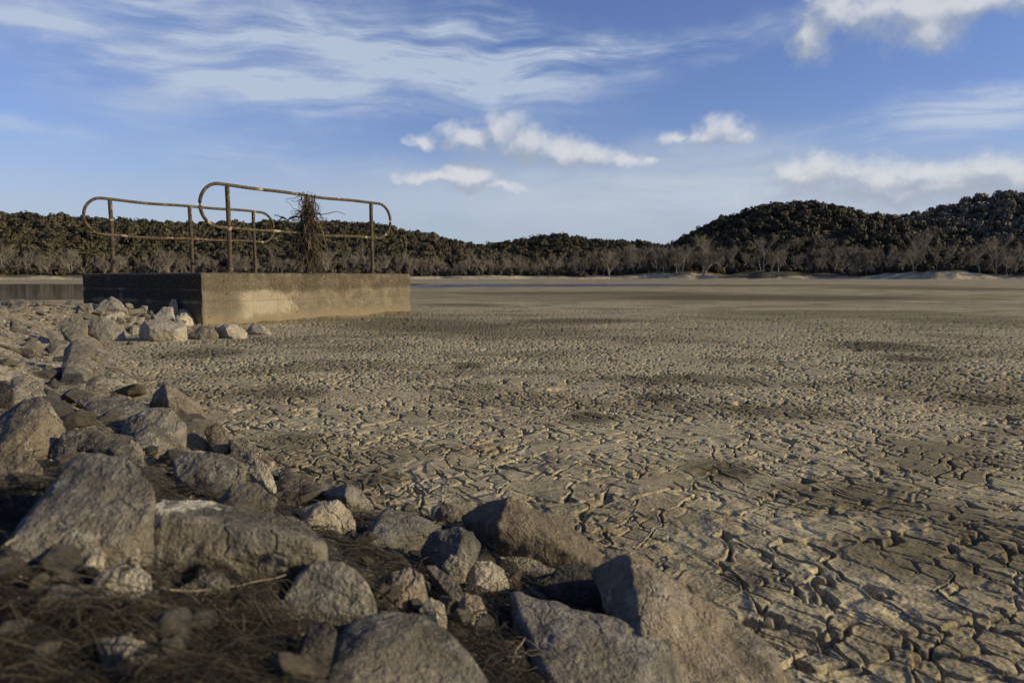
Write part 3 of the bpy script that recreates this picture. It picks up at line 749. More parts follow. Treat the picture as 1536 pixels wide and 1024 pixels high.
# ------------------------------------------------------------------ the concrete block
def concrete_mat():
    m, nt, b = new_mat('weathered_concrete')
    P = N(nt, 'ShaderNodeTexCoord', out='Object')   # x along the sunlit side, y inward, z up
    s = nt.nodes.new('ShaderNodeSeparateXYZ'); nt.links.new(P, s.inputs[0]); X, Y, Z = s.outputs
    n0 = noise(nt, P, 1.4, 5, .6); n1 = noise(nt, P, 5, 6, .65); n2 = noise(nt, P, 40, 4, .6); n3 = noise(nt, P, 16, 5, .6)
    vs = noise(nt, vmul(nt, P, (5, 5, .5)), 1.0, 4, .6)
    base = mix(nt, mapr(nt, n1, .3, .7), (.20, .163, .104), (.32, .27, .182))
    # silt-bleached foot, darker algae band above the old water line
    zz = M(nt, 'ADD', Z, M(nt, 'MULTIPLY_ADD', n0, .22, -.11))
    up = mapr(nt, zz, .40, .49)
    c = mix(nt, M(nt, 'MULTIPLY', up, .72), base, (.095, .074, .044))
    # a broad brown stain over the outer half of the sunlit side and a dark run near the corner
    out = mapr(nt, M(nt, 'ADD', X, M(nt, 'MULTIPLY_ADD', n3, 1.1, -.55)), 1.22, 1.5)
    c = mix(nt, M(nt, 'MULTIPLY', out, .78), c, mix(nt, mapr(nt, n1, .38, .62), (.095, .075, .046), (.155, .125, .078)))
    pat = M(nt, 'MULTIPLY', mapr(nt, M(nt, 'ADD', X, M(nt, 'MULTIPLY_ADD', n1, 1.2, -.6)), .35, .85), mapr(nt, M(nt, 'ADD', X, M(nt, 'MULTIPLY_ADD', n3, 1.0, -.5)), 1.5, 1.25))
    pat = M(nt, 'MULTIPLY', pat, mapr(nt, zz, .44, .30))
    c = mix(nt, M(nt, 'MULTIPLY', pat, .85), c, (.32, .275, .19))
    near = M(nt, 'ABSOLUTE', M(nt, 'SUBTRACT', M(nt, 'ADD', X, M(nt, 'MULTIPLY_ADD', n0, .5, -.25)), .26))
    c = mix(nt, M(nt, 'MULTIPLY', up, .78), c, mix(nt, mapr(nt, n1, .4, .6), (.05, .039, .024), (.115, .09, .055)))
    c = mix(nt, M(nt, 'MULTIPLY', mapr(nt, near, .40, .14), .75), c, (.085, .069, .045))
    run = M(nt, 'ABSOLUTE', M(nt, 'SUBTRACT', M(nt, 'ADD', X, M(nt, 'MULTIPLY_ADD', n1, .2, -.1)), 1.72))
    c = mix(nt, M(nt, 'MULTIPLY', M(nt, 'MULTIPLY', mapr(nt, run, .22, .10), up), .75), c, (.05, .04, .027))
    c = mix(nt, M(nt, 'MULTIPLY', mapr(nt, vs, .48, .62), M(nt, 'MULTIPLY_ADD', up, .45, .2)), c, (.075, .06, .037))
    # black algae on the bank side of the block
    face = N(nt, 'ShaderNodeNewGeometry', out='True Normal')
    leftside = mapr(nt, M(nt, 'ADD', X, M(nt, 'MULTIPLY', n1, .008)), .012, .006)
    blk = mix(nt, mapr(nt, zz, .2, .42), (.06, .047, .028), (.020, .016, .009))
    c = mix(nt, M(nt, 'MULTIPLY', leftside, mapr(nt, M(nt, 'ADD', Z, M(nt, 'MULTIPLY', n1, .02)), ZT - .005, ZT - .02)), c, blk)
    # lift joints
    for zj, w in ((ZT - .21, .008), (ZT - .36, .006)):
        j = M(nt, 'ABSOLUTE', M(nt, 'SUBTRACT', M(nt, 'ADD', Z, M(nt, 'MULTIPLY_ADD', n1, .03, -.015)), zj))
        c = mix(nt, M(nt, 'MULTIPLY', mapr(nt, j, w * 1.4, w * .3), .45), c, (.075, .06, .04))
    # pits and chips
    vo = N(nt, 'ShaderNodeTexVoronoi', {'Vector': P, 'Scale': 7.0, 'Randomness': 1.0})
    c = mix(nt, M(nt, 'MULTIPLY', mapr(nt, vo, .14, .07), .75), c, (.07, .055, .035))
    vo2 = N(nt, 'ShaderNodeTexVoronoi', {'Vector': P, 'Scale': 11.0})
    c = mix(nt, M(nt, 'MULTIPLY', M(nt, 'MULTIPLY', mapr(nt, vo2, .11, .06), up), .45), c, (.36, .30, .21))
    c = mix(nt, M(nt, 'MULTIPLY', mapr(nt, n2, .5, .66), .25), c, (.32, .27, .18))
    c = mix(nt, M(nt, 'MULTIPLY', mapr(nt, n2, .48, .34), .3), c, (.085, .068, .043))
    # silt film at the very foot
    c = mix(nt, mapr(nt, M(nt, 'ADD', Z, M(nt, 'MULTIPLY_ADD', n1, .5, -.25)), .19, .05), c, (.20, .157, .09))
    setin(nt, b, 'Base Color', c)
    h = M(nt, 'ADD', M(nt, 'MULTIPLY', n3, .6), M(nt, 'ADD', M(nt, 'MULTIPLY', n2, .25), M(nt, 'MULTIPLY', mapr(nt, vo, .14, .05), -1.0)))
    setin(nt, b, 'Normal', bump(nt, h, .02, .8))
    return m
def build_block():
    H0, H1 = -.4, ZT
    st = .025
    def face(u, v, fn):
        U, Vv = np.meshgrid(u, v); n = len(u)
        return np.array([fn(a, c) for a, c in zip(U.ravel(), Vv.ravel())]), grid_faces(len(v), n)
    xs = np.linspace(0, BL, int(BL / st)); ys = np.linspace(0, BW, int(BW / st)); zs = np.linspace(H0, H1, int((H1 - H0) / st))
    parts = [face(xs, zs, lambda a, c: (a, 0, c)), face(xs, zs[::-1], lambda a, c: (a, BW, c)),
             face(ys, zs[::-1], lambda a, c: (0, a, c)), face(ys, zs, lambda a, c: (BL, a, c)), face(xs, ys, lambda a, c: (a, c, H1))]
    V = []; F = []; o = 0
    for v, f in parts: V.append(v); F.append(f + o); o += len(v)
    V = np.concatenate(V); F = np.concatenate(F)
    # round and chip the arrises
    ctr = np.array([BL / 2, BW / 2, H1 - 1.0]); half = np.array([BL / 2, BW / 2, 1.0])
    q = np.abs(V - ctr) - half + .02
    ch = .014 + .07 * np.clip(fbm(V * 3.0, 81, 4), 0, 1) + .04 * np.clip(vn(V * 11, 83), 0, 1)
    qq = np.clip(q + 0, 0, None); nq = np.linalg.norm(qq, axis=1)
    dirn = np.sign(V - ctr) * qq
    ln = np.maximum(nq, 1e-9)[:, None]
    on_edge = (q > 0).sum(1) >= 2
    V = V - np.where(on_edge[:, None], dirn / ln * np.clip(nq - .02, 0, None)[:, None] * (1 + ch[:, None] * 25), 0)
    D = np.stack([fbm(V * 6 + 5, 91, 4), fbm(V * 6 + 9, 92, 4), fbm(V * 6 + 13, 93, 4)], 1)
    V = V + D * .010
    for zj in (ZT - .21, ZT - .36):
        gq = np.exp(-((V[:, 2] - zj) / .014) ** 2) * .008
        V[:, 1] += np.where(V[:, 1] < .1, gq, 0); V[:, 0] += np.where(V[:, 0] < .1, gq, 0)
    return mesh_np('concrete_block', V, F)
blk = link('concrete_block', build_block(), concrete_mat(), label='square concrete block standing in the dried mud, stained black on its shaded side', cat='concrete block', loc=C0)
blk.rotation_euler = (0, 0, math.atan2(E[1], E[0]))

# ------------------------------------------------------------------ the two hand rails
def rust_mat(name, shade):
    m, nt, b = new_mat(name)
    P = N(nt, 'ShaderNodeTexCoord', out='Object')
    n1 = noise(nt, P, 5, 5, .65); n2 = noise(nt, P, 26, 5, .65)
    c = mix(nt, mapr(nt, n2, .35, .65), (.03, .022, .013), (.115, .082, .045))
    c = mix(nt, mapr(nt, M(nt, 'ADD', n1, M(nt, 'MULTIPLY', n2, .35)), .76, .84), c, (.36, .29, .18))
    setin(nt, b, 'Base Color', c)
    setin(nt, b, 'Normal', bump(nt, n2, .006, .8))
    b.inputs['Roughness'].default_value = .75
    return m
RUST = rust_mat('rusty_pipe', 1)
def handrail(off, posts_px, ends_px, top_px, label):
    base = TOPB - NR * off
    ss = [solve(p, base, E) for p in posts_px]
    ytop, ymid = top_px
    p0 = base + E * ss[0]
    ht = at_y(posts_px[0], ytop, p0[1])[2] - ZT
    hm = at_y(posts_px[0], ymid, p0[1])[2] - ZT
    rad = (ht - hm) / 2
    up = np.array([0, 0, 1.0])
    zc = (ht + hm) / 2
    a0 = solve(ends_px[0], base + up * zc, E) + rad
    a1 = solve(ends_px[1], base + up * zc, E) - rad
    path = []
    for t in np.linspace(a0, a1, 40): path.append((t, ht))
    for a in np.linspace(math.pi / 2, -math.pi / 2, 22)[1:-1]: path.append((a1 + rad * math.cos(a), zc + rad * math.sin(a)))
    for t in np.linspace(a1, a0, 40): path.append((t, hm))
    for a in np.linspace(-math.pi / 2, -3 * math.pi / 2, 22)[1:-1]: path.append((a0 + rad * math.cos(a), zc + rad * math.sin(a)))
    path.append(path[0])
    sag = lambda t: .008 * math.sin(t * 2.1 + off) + .005 * math.sin(t * 5.3)
    Q = np.array([E * t + up * (z + sag(t)) + NR * .012 * math.sin(t * 1.7 + z) for t, z in path])
    root = bpy.data.objects.new('hand_rail', None); COL.objects.link(root); root.location = base
    root.empty_display_size = .2
    tag(root, label, 'hand rail', 'rusty hand rails on the block')
    V, F = tubes([(Q, .0215)], 12)
    link('rail_loop', mesh_np('rail_loop', V, F), RUST, root)
    for i, s in enumerate(ss):
        z = np.linspace(-.03, ht - .012, 30)
        Pp = E * s + np.outer(z, up) + np.outer(.006 * np.sin(z * 3 + i), E)
        V, F = tubes([(Pp, .029)], 12)
        po = link('post', mesh_np('post', V, F), RUST, root)
        bm = bmesh.new()
        bmesh.ops.create_cone(bm, cap_ends=True, segments=16, radius1=.06, radius2=.056, depth=.014)
        bmesh.ops.translate(bm, vec=E * s + up * .012, verts=bm.verts)
        me = bpy.data.meshes.new('foot_plate'); bm.to_mesh(me); bm.free()
        link('foot_plate', me, RUST, po)
    return base, ss, ht, hm
RA = handrail(.15, (345, 463, 558.5), (299, 585), (278.5, 343), 'nearer rusty pipe hand rail with rounded ends, dry vines caught on its middle post')
RB = handrail(BW - .2, (170, 288.5, 383), (125, 410.5), (299, 353), 'farther rusty pipe hand rail with rounded ends on the dark side of the block')

# dry vines caught on the middle post
def tangle():
    base, ss, ht, hm = RA
    r = random.Random(11); L = []
    o = base + E * ss[1]
    def wander(p, d, ln, n, curl, grav, rad):
        P = [np.array(p, float)]; d = np.array(d, float)
        for k in range(n):
            d = d + np.array([r.gauss(0, curl), r.gauss(0, curl), r.gauss(0, curl) - grav]); d /= np.linalg.norm(d)
            P.append(P[-1] + d * ln / n)
            P[-1][2] = max(P[-1][2], .006)
        t = np.linspace(0, 1, n + 1)
        L.append((np.array(P), rad * (1 - .6 * t)))
        return P
    for k in range(260):            # body hanging along the post
        z = r.uniform(.35, ht + .02)
        a = r.uniform(0, 6.28); rr = abs(r.gauss(0, .05)) + .02
        wander((rr * math.cos(a), rr * math.sin(a), z), (r.gauss(0, .13), r.gauss(0, .13), -1), r.uniform(.25, .7), 12, .22, .10, r.uniform(.003, .009))
    for k in range(170):             # dense knot
        z = r.gauss(.66, .17); a = r.uniform(0, 6.28)
        wander((.06 * math.cos(a), .06 * math.sin(a), z), (math.cos(a), math.sin(a), r.gauss(0, .8)), r.uniform(.15, .4), 10, .55, .06, r.uniform(.0025, .007))
    for k in range(100):             # loops and hooks near the top rail
        z = r.uniform(.7, ht); a = r.choice((0, math.pi, math.pi)) + r.gauss(0, .6)
        Ed = E * math.cos(a) + NR * math.sin(a)
        wander((0, 0, z), Ed + np.array([0, 0, r.uniform(-.7, .35)]), r.uniform(.14, .34), 14, .38, .12, r.uniform(.003, .0065))
    for k in range(26):             # stems spreading over the concrete
        a = r.uniform(0, 6.28)
        wander((.03, .02, r.uniform(.2, .5)), (.22 * math.cos(a), .22 * math.sin(a), -1), r.uniform(.3, .6), 10, .13, .03, r.uniform(.003, .006))
    V, F = tubes(L, 4)
    link('dry_vine_tangle', mesh_np('dry_vine_tangle', V, F), strand_mat('dry_vines', [(.02, .015, .008), (.035, .026, .014), (.08, .06, .034), (.22, .175, .105)]),
         label='tangle of dry vines and roots caught on the middle post of the nearer hand rail', cat='dry vines', loc=o)
    # the strip blowing out sideways
    Y = o[1]; P = []
    px = [(411, 323), (420, 324.5), (427, 328), (433, 330), (440, 325), (447, 326), (455, 322), (462, 318)]
    for x, y in px: P.append(at_y(x, y, Y) - o)
    P = np.array(P); t = np.linspace(0, 1, len(P)); tt = np.linspace(0, 1, 40)
    Q = np.stack([np.interp(tt, t, P[:, k]) for k in range(3)], 1)
    w = .004 + .012 * np.abs(np.sin(tt * 9)) * (tt > .2) + .003
    up = np.array([0, .15, 1.0])
    th = np.array([0, .003, 0])
    tw = np.stack([.01 * np.sin(tt * 23), .012 * np.cos(tt * 17), .006 * np.sin(tt * 31)], 1)
    A = Q + up * w[:, None] + tw; Bq = Q - up * w[:, None] + tw
    V = np.stack([A, Bq, Bq + th, A + th], 1).reshape(-1, 3)
    n = len(tt); FF = []
    for i in range(n - 1):
        for j in range(4):
            FF.append((i * 4 + j, i * 4 + (j + 1) % 4, i * 4 + 4 + (j + 1) % 4, i * 4 + 4 + j))
    link('weed_strip', mesh_np('weed_strip', V, np.array(FF)), strand_mat('weed_strip', [(.12, .10, .07), (.2, .17, .12)]),
         label='thin torn strip of dry weed trailing sideways from the vine tangle', cat='weed strip', loc=o)
tangle()

# ------------------------------------------------------------------ far shore, hills
def azel(px, py):
    d = ray(px, py); return math.atan2(d[0], d[1]), d[2] / math.hypot(d[0], d[1])
RIDGES = [  # crest distance, foot distance, tree allowance (m), skyline in pixels
 (400, 252, 4.5, [(-260, 312), (-100, 314), (0, 319), (60, 323), (125, 327), (200, 331), (290, 336), (420, 333), (500, 333), (560, 335), (600, 345), (650, 354), (690, 364), (740, 378), (790, 391), (850, 404), (900, 414), (960, 420)]),
 (700, 480, 6.0, [(560, 420), (620, 385), (700, 370), (750, 365), (800, 357), (842, 351), (885, 359), (940, 364), (1010, 369), (1100, 390), (1200, 420)]),
 (330, 244, 4.5, [(930, 416), (960, 398), (1000, 368), (1030, 351), (1060, 336), (1100, 319), (1150, 306), (1180, 300), (1215, 301), (1260, 309), (1300, 318), (1340, 325), (1400, 343), (1450, 358), (1536, 376), (1640, 395), (1800, 405)]),
 (520, 370, 5.0, [(1180, 400), (1290, 326), (1350, 319), (1400, 314), (1440, 302), (1470, 294), (1510, 288), (1536, 287), (1620, 280), (1750, 275), (1900, 280)]),
]
RT_ = []
for D, r0, al, pts in RIDGES:
    a = np.array([azel(x, y)[0] for x, y in pts]); h = np.array([max(0.0, CAM[2] + azel(x, y)[1] * D - al) for x, y in pts])
    RT_.append((D, r0, a, h))
def ridge_z(k, az, r):
    D, r0, a, h = RT_[k]
    H = np.interp(az, a, h, left=h[0] * (1 if h[0] > 3 else 0), right=h[-1] * (1 if h[-1] > 3 else 0))
    H = H * (1 + .0 * az)
    t = np.clip((r - r0) / (D - r0), 0, 1)
    s = np.where(r <= D, (t * t * (3 - 2 * t)) * .6 + .4 * t, 1 - .8 * np.clip((r - D) / (D * .6), 0, 1) ** 1.5)
    rough = 1 + .12 * fbm(np.stack([az * 14, r * .02], -1).reshape(-1, 2), 30 + k, 3).reshape(np.shape(az)) * (1 - np.clip(t, 0, 1) ** 3)
    return H * s * rough
def shore_r(az):
    az = np.asarray(az, float)
    q = np.stack([az.ravel() * 11, az.ravel() * 0], 1)
    return 222 + (14 * fbm(q, 44, 2) + .8 * vn(q * 7, 45)).reshape(az.shape)
BK = [(-300, .7, .1), (0, .8, .15), (600, .7, .5), (760, .8, .6), (870, .6, .1), (925, .9, .6), (1000, 2.5, 1), (1060, 2.3, 1), (1085, 1.2, .2), (1130, 1.8, .05), (1230, 1.7, .1),
      (1285, .5, .3), (1330, 1.6, 1), (1420, 2.4, 1), (1480, 1.2, .8), (1560, 1.2, .1), (1900, 1, .1)]
BK_A = np.array([azel(x, 416)[0] for x, _, _ in BK]); BK_H = np.array([h for _, h, _ in BK]); BK_S = np.array([c for _, _, c in BK])
def shore_z(az, r):
    az = np.asarray(az, float); r = np.asarray(r, float)
    q = np.stack([az.ravel() * 13, az.ravel() * 0 + 5], 1)
    amp = np.interp(az, BK_A, BK_H) * (1 + .35 * fbm(q, 46, 3)).reshape(az.shape)
    s = shore_r(az)
    f = np.stack([(np.sin(az) * r).ravel() * .12, (np.cos(az) * r).ravel() * .12], 1)
    return -.4 + (.45 + amp) * sst(0, 1, (r - s) / 9) + .02 * np.clip(r - s, 0, 40) + (.5 * fbm(f, 47, 4)).reshape(az.shape) * sst(0, 1, (r - s) / 5)
def far_z(az, r):
    z = shore_z(az, r)
    m = np.zeros_like(z)
    for k in range(4): m = np.maximum(m, ridge_z(k, az, r))
    return np.maximum(z, m)
def build_hills():
    rr = np.concatenate([np.linspace(196, 270, 90), np.linspace(273, 560, 60), np.linspace(570, 1100, 24)])
    az = np.linspace(R(-62), R(62), 620)
    A, Q = np.meshgrid(az, rr)
    z = far_z(A, Q); z[0, :] = -3
    V = np.stack([(np.sin(A) * Q).ravel(), (np.cos(A) * Q).ravel(), z.ravel()], 1)
    me = mesh_np('hills', V, grid_faces(len(rr), len(az)))
    at = me.attributes.new('sandy', 'FLOAT', 'POINT')
    at.data.foreach_set('value', np.broadcast_to(np.interp(az, BK_A, BK_S)[None], A.shape).ravel().astype(np.float32))
    return me
def hill_mat():
    m, nt, b = new_mat('hill_ground')
    P = N(nt, 'ShaderNodeTexCoord', out='Object')
    s = nt.nodes.new('ShaderNodeSeparateXYZ'); nt.links.new(P, s.inputs[0])
    n1 = noise(nt, P, .12, 5, .6); n2 = noise(nt, P, .7, 5, .6)
    sand = mix(nt, mapr(nt, n2, .35, .65), (.29, .24, .15), (.44, .37, .24))
    soil = mix(nt, mapr(nt, n1, .4, .62), (.06, .048, .03), (.12, .095, .058))
    hgt = M(nt, 'ADD', s.outputs[2], M(nt, 'MULTIPLY_ADD', n1, 2.6, -1.3))
    sn = N(nt, 'ShaderNodeAttribute', out='Fac', attribute_name='sandy')
    top = M(nt, 'MULTIPLY_ADD', sn, 1.5, .25)
    c = mix(nt, mapr(nt, M(nt, 'SUBTRACT', hgt, top), -.2, .4), sand, soil)
    setin(nt, b, 'Base Color', c)
    setin(nt, b, 'Normal', bump(nt, n2, .6, .8))
    return m
link('hills', build_hills(), hill_mat(), kind='structure')

# ------------------------------------------------------------------ trees
def leaf_mat(name, cols, rounded=False):
    m, nt, b = new_mat(name)
    g = N(nt, 'ShaderNodeNewGeometry', out='Random Per Island')
    oi = N(nt, 'ShaderNodeObjectInfo', out='Random')
    P = N(nt, 'ShaderNodeNewGeometry', out='Position')
    big = noise(nt, P, .09, 2, .5)
    v = M(nt, 'ADD', M(nt, 'MULTIPLY', g, .55), M(nt, 'ADD', M(nt, 'MULTIPLY', oi, .2), M(nt, 'MULTIPLY_ADD', big, 1.7, -.72)))
    cr = nt.nodes.new('ShaderNodeValToRGB'); nt.links.new(v, cr.inputs[0])
    el = cr.color_ramp.elements
    while len(el) < len(cols): el.new(.5)
    for i, c in enumerate(cols): el[i].position = i / (len(cols) - 1); el[i].color = (*c, 1)
    setin(nt, b, 'Base Color', cr.outputs[0])
    b.inputs['Roughness'].default_value = .8
    if rounded:
        at = N(nt, 'ShaderNodeAttribute', out='Vector', attribute_name='outward')
        vt = N(nt, 'ShaderNodeVectorTransform', {0: at}, vector_type='NORMAL', convert_from='OBJECT', convert_to='WORLD')
        gn = N(nt, 'ShaderNodeNewGeometry', out='Normal')
        mx = N(nt, 'ShaderNodeVectorMath', {0: N(nt, 'ShaderNodeVectorMath', {0: vt, 1: (1.0, 1.0, 1.0)}, operation='MULTIPLY'), 1: vmul(nt, gn, (.35, .35, .35))}, operation='ADD')
        setin(nt, b, 'Normal', N(nt, 'ShaderNodeVectorMath', {0: mx}, operation='NORMALIZE'))
    return m
def outward(me, NV):
    at = me.attributes.new('outward', 'FLOAT_VECTOR', 'POINT')
    at.data.foreach_set('vector', np.asarray(NV, np.float32).ravel())
OAK = leaf_mat('oak_foliage', [(.030, .027, .013), (.046, .040, .019), (.066, .055, .027), (.092, .074, .038)], True)
TWIG = leaf_mat('bare_twigs', [(.10, .083, .06), (.16, .134, .10), (.22, .187, .14), (.30, .257, .195)])
BARK = leaf_mat('pale_bark', [(.2, .17, .13), (.27, .235, .18), (.33, .29, .23)])
DBARK = leaf_mat('dark_bark', [(.05, .04, .03), (.08, .065, .045)])
def crown_np(seed, nb, nq, q):      # unit crown: radius about 1, sitting on z = 0..1.5
    r = np.random.default_rng(seed)
    d = r.normal(size=(nb, 3)); d[:, 2] = np.abs(d[:, 2]) * .9 - .15; d /= np.linalg.norm(d, axis=1)[:, None]
    C = d * r.uniform(.5, .72, (nb, 1)) * np.array([1, 1, .75]); C[:, 2] += .62
    br = r.uniform(.28, .46, nb)
    V = []; NV = []
    for k in range(nb):
        n = r.normal(size=(nq, 3)); n /= np.linalg.norm(n, axis=1)[:, None]
        n[:, 2] = n[:, 2] * .8 + .15
        ctr = C[k] + n * br[k] * r.uniform(.8, 1.08, (nq, 1))
        nn = n + r.normal(0, .3, (nq, 3)); nn /= np.linalg.norm(nn, axis=1)[:, None]
        a = np.cross(nn, r.normal(size=(nq, 3))); a /= np.linalg.norm(a, axis=1)[:, None]
        bb = np.cross(nn, a)
        on = n * .65 + (ctr - np.array([0, 0, .45])) * .6; on /= np.linalg.norm(on, axis=1)[:, None]
        NV.append(np.repeat(on[:, None, :], 4, 1))
        s = q * r.uniform(.6, 1.3, (nq, 1)); e = s * r.uniform(.6, 1.1, (nq, 1))
        V.append(np.stack([ctr - a * s - bb * e * .6, ctr + a * s * .9 - bb * e, ctr + a * s + bb * e * .7, ctr - a * s * .7 + bb * e], 1))
    V = np.concatenate(V).reshape(-1, 3)
    return V, np.arange(len(V)).reshape(-1, 4), np.concatenate(NV).reshape(-1, 3)
CROWNS_LO = [crown_np(200 + i, 12, 19, .125) for i in range(6)]
CROWNS_HI = [crown_np(220 + i, 16, 30, .105) for i in range(6)]
def forest(name, label, spots, mat):
    VV, FF, NN, o = [], [], [], 0
    r = np.random.default_rng(len(spots))
    for (x, y, z, s, hs) in spots:
        v, f, nv = CROWNS_LO[r.integers(6)]
        a = r.uniform(0, 6.28); c, q = math.cos(a), math.sin(a)
        w = np.stack([v[:, 0] * c - v[:, 1] * q, v[:, 0] * q + v[:, 1] * c, v[:, 2] * hs], 1) * s + (x, y, z)
        VV.append(w); FF.append(f + o); o += len(v)
        NN.append(np.stack([nv[:, 0] * c - nv[:, 1] * q, nv[:, 0] * q + nv[:, 1] * c, nv[:, 2]], 1))
    me = mesh_np(name, np.concatenate(VV), np.concatenate(FF), False); outward(me, np.concatenate(NN))
    return link(name, me, mat, label=label, cat='forest', kind='stuff')
def spots_on(k, n, a0, a1, r0, r1, size, seed):
    r = np.random.default_rng(seed)
    az = r.uniform(R(a0), R(a1), n * 3); rr = np.sqrt(r.uniform(r0 ** 2, r1 ** 2, n * 3))
    zk = ridge_z(k, az, rr); zz = far_z(az, rr)
    ok = (zk >= zz - .01) & (zk > 2.2)
    az, rr, zz = az[ok][:n], rr[ok][:n], zz[ok][:n]
    s = r.uniform(size[0], size[1], len(az))
    return [(math.sin(a) * q, math.cos(a) * q, z + r.uniform(-.5, 1.0), t, r.uniform(.9, 1.35)) for a, q, z, t in zip(az, rr, zz, s)]
SA = spots_on(0, 2500, -40, 12, 254, 412, (1.8, 3.4), 1)
SB = spots_on(1, 900, -10, 20, 485, 712, (3.4, 5.2), 2)
SCc = spots_on(2, 950, 8, 42, 246, 338, (1.7, 3.0), 3)
SD = spots_on(3, 900, 20, 42, 374, 530, (2.4, 4.0), 4)
SD = [s for s in SD if not (vn(np.array([[s[0] * .035, s[1] * .035]]), 88)[0] > .12 and rnd.random() < .6)]
SCc.sort(key=lambda s: s[0] ** 2 + s[1] ** 2); SA.sort(key=lambda s: s[0] ** 2 + s[1] ** 2)
NI_C, NI_A = 120, 110
forest('forest', 'dark oak wood covering the long low hill on the left', SA[NI_A:], OAK)
forest('forest', 'hazy dark wood on the low hill in the middle distance', SB, OAK)
forest('forest', 'dark round-crowned oaks covering the upper part of the steep right-hand hill', SCc[NI_C:], OAK)
PALE_OAK = leaf_mat('sunlit_scrub', [(.06, .05, .03), (.11, .09, .055), (.17, .14, .09), (.24, .20, .13)], True)  # lighter scrub, with the far hill's sunlight put into the foliage colour
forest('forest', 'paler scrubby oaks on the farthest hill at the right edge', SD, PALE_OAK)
OAKM = []
for i in range(6):
    v, f, nv = CROWNS_HI[i]
    cm = mesh_np('crown', v, f, False); outward(cm, nv); cm.materials.append(OAK)
    r = random.Random(i); L = [(np.array([[0, 0, -.6], [.02, .01, 0], [.03, .0, .6]]), np.array([.09, .07, .04]))]
    for k in range(5):
        a = k * 1.3 + r.random(); L.append((np.array([[.02, .0, .05 + .06 * k], [.25 * math.cos(a), .25 * math.sin(a), .4], [.5 * math.cos(a), .5 * math.sin(a), .75]]), np.array([.045, .03, .015])))
    V, F = tubes(L, 5); tm = mesh_np('trunk', V, F); tm.materials.append(DBARK)
    OAKM.append((cm, tm))
def put_tree(name, meshes, loc, scale, label, cat, group):
    root = bpy.data.objects.new(name, None); COL.objects.link(root)
    root.empty_display_size = .5
    root.location = loc; root.rotation_euler = (0, 0, rnd.uniform(0, 6.28)); root.scale = scale
    tag(root, label, cat, group)
    for nm, me in meshes:
        o = bpy.data.objects.new(nm, me); COL.objects.link(o); o.parent = root
    return root
for lst, lab, grp in ((SCc[:NI_C], 'dark round oak at the foot of the steep right-hand hill', 'dark oaks at the foot of the right-hand hill'),
                      (SA[:NI_A], 'dark round oak on the lowest slope of the long left hill', 'dark oaks on the lowest slope of the left hill')):
    for (x, y, z, s, hs) in lst:
        cm, tm = OAKM[rnd.randrange(6)]
        put_tree('oak_tree', (('crown', cm), ('trunk', tm)), (x, y, z + .2 * s), (s, s, s * hs), lab, 'tree', grp)
# bare trees
def bare(seed, lean=0.0, forked=False):
    r = random.Random(seed); TR, TW = [], []
    def limb(p, d, ln, rad, n, depth):
        P = [np.array(p, float)]; d = np.array(d, float)
        for k in range(n):
            d = d + np.array([r.gauss(0, .13), r.gauss(0, .13), .06]); d /= np.linalg.norm(d)
            P.append(P[-1] + d * ln / n)
        t = np.linspace(0, 1, n + 1)
        TR.append((np.array(P), rad * (1 - .75 * t)))
        if depth:
            for k in range(5 if depth == 2 else 4):
                j = r.randint(max(1, n // 3), n); a = r.uniform(0, 6.28); sp = r.uniform(.45, .85)
                limb(P[j], (sp * math.cos(a) + d[0] * .4, sp * math.sin(a) + d[1] * .4, .75), ln * r.uniform(.42, .6), rad * .5, 4, depth - 1)
        if depth < 2:
            for k in range(15 if depth == 0 else 8):
                j = r.randint(1, n); q = P[j] * r.uniform(.9, 1) + P[j - 1] * 0 if False else P[j]
                v = np.array([r.gauss(0, .55), r.gauss(0, .55), r.uniform(.15, .9)]); v /= np.linalg.norm(v)
                l2 = r.uniform(.06, .15)
                v2 = v + np.array([r.gauss(0, .3), r.gauss(0, .3), r.uniform(0, .35)])
                TW.append((np.array([q, q + v * l2 * .5, q + v * l2 * .5 + v2 * l2 * .5]), np.array([.0026, .0021, .0012])))
    n = 2 if forked else 1
    for k in range(n):
        limb((.02 * k, 0, -.05), (lean + .3 * (k - .5) * (n - 1), r.gauss(0, .1), 1), .62, .02, 6, 2)
    V, F = tubes(TR, 5); tm = mesh_np('trunk', V, F); tm.materials.append(BARK)
    V, F = tubes(TW, 3); cm = mesh_np('crown', V, F); cm.materials.append(TWIG)
    return (('trunk', tm), ('crown', cm))
BARES = [bare(300 + i, (-.15, .1, 0, .2)[i % 4], i % 3 == 0) for i in range(8)]
def put_bare(px, dr, h, label, group, which=None):
    az = azel(px, 416)[0]; q = float(shore_r(np.array([az]))[0]) + dr
    z = float(far_z(np.array([az]), np.array([q]))[0])
    s = h * rnd.uniform(.68, 1.22)
    put_tree('bare_tree', BARES[which if which is not None else rnd.randrange(8)], (math.sin(az) * q, math.cos(az) * q, z - .2), (s * rnd.uniform(.9, 1.2), s * rnd.uniform(.9, 1.2), s), label, 'tree', group)
def row(n, x0, x1, dr, h, label, group):
    for i in range(n):
        put_bare(x0 + (x1 - x0) * (i + rnd.uniform(.1, .9)) / n, rnd.uniform(*dr), rnd.uniform(*h), label, group)
row(58, -20, 620, (9, 30), (6, 8.5), 'bare grey tree in the belt along the left shore, behind the block', 'bare trees along the left shore')
row(34, 615, 905, (9, 34), (6, 8.5), 'bare grey tree in the belt along the middle shore', 'bare trees along the middle shore')
row(24, 900, 1080, (6, 20), (8, 10.5), 'bare tree in the clump behind the pale sandy bank left of the steep hill', 'bare trees behind the pale sandy bank')
row(44, 1080, 1545, (7, 24), (7, 10), 'bare tree in the belt at the foot of the steep right-hand hill', 'bare trees at the foot of the right-hand hill')
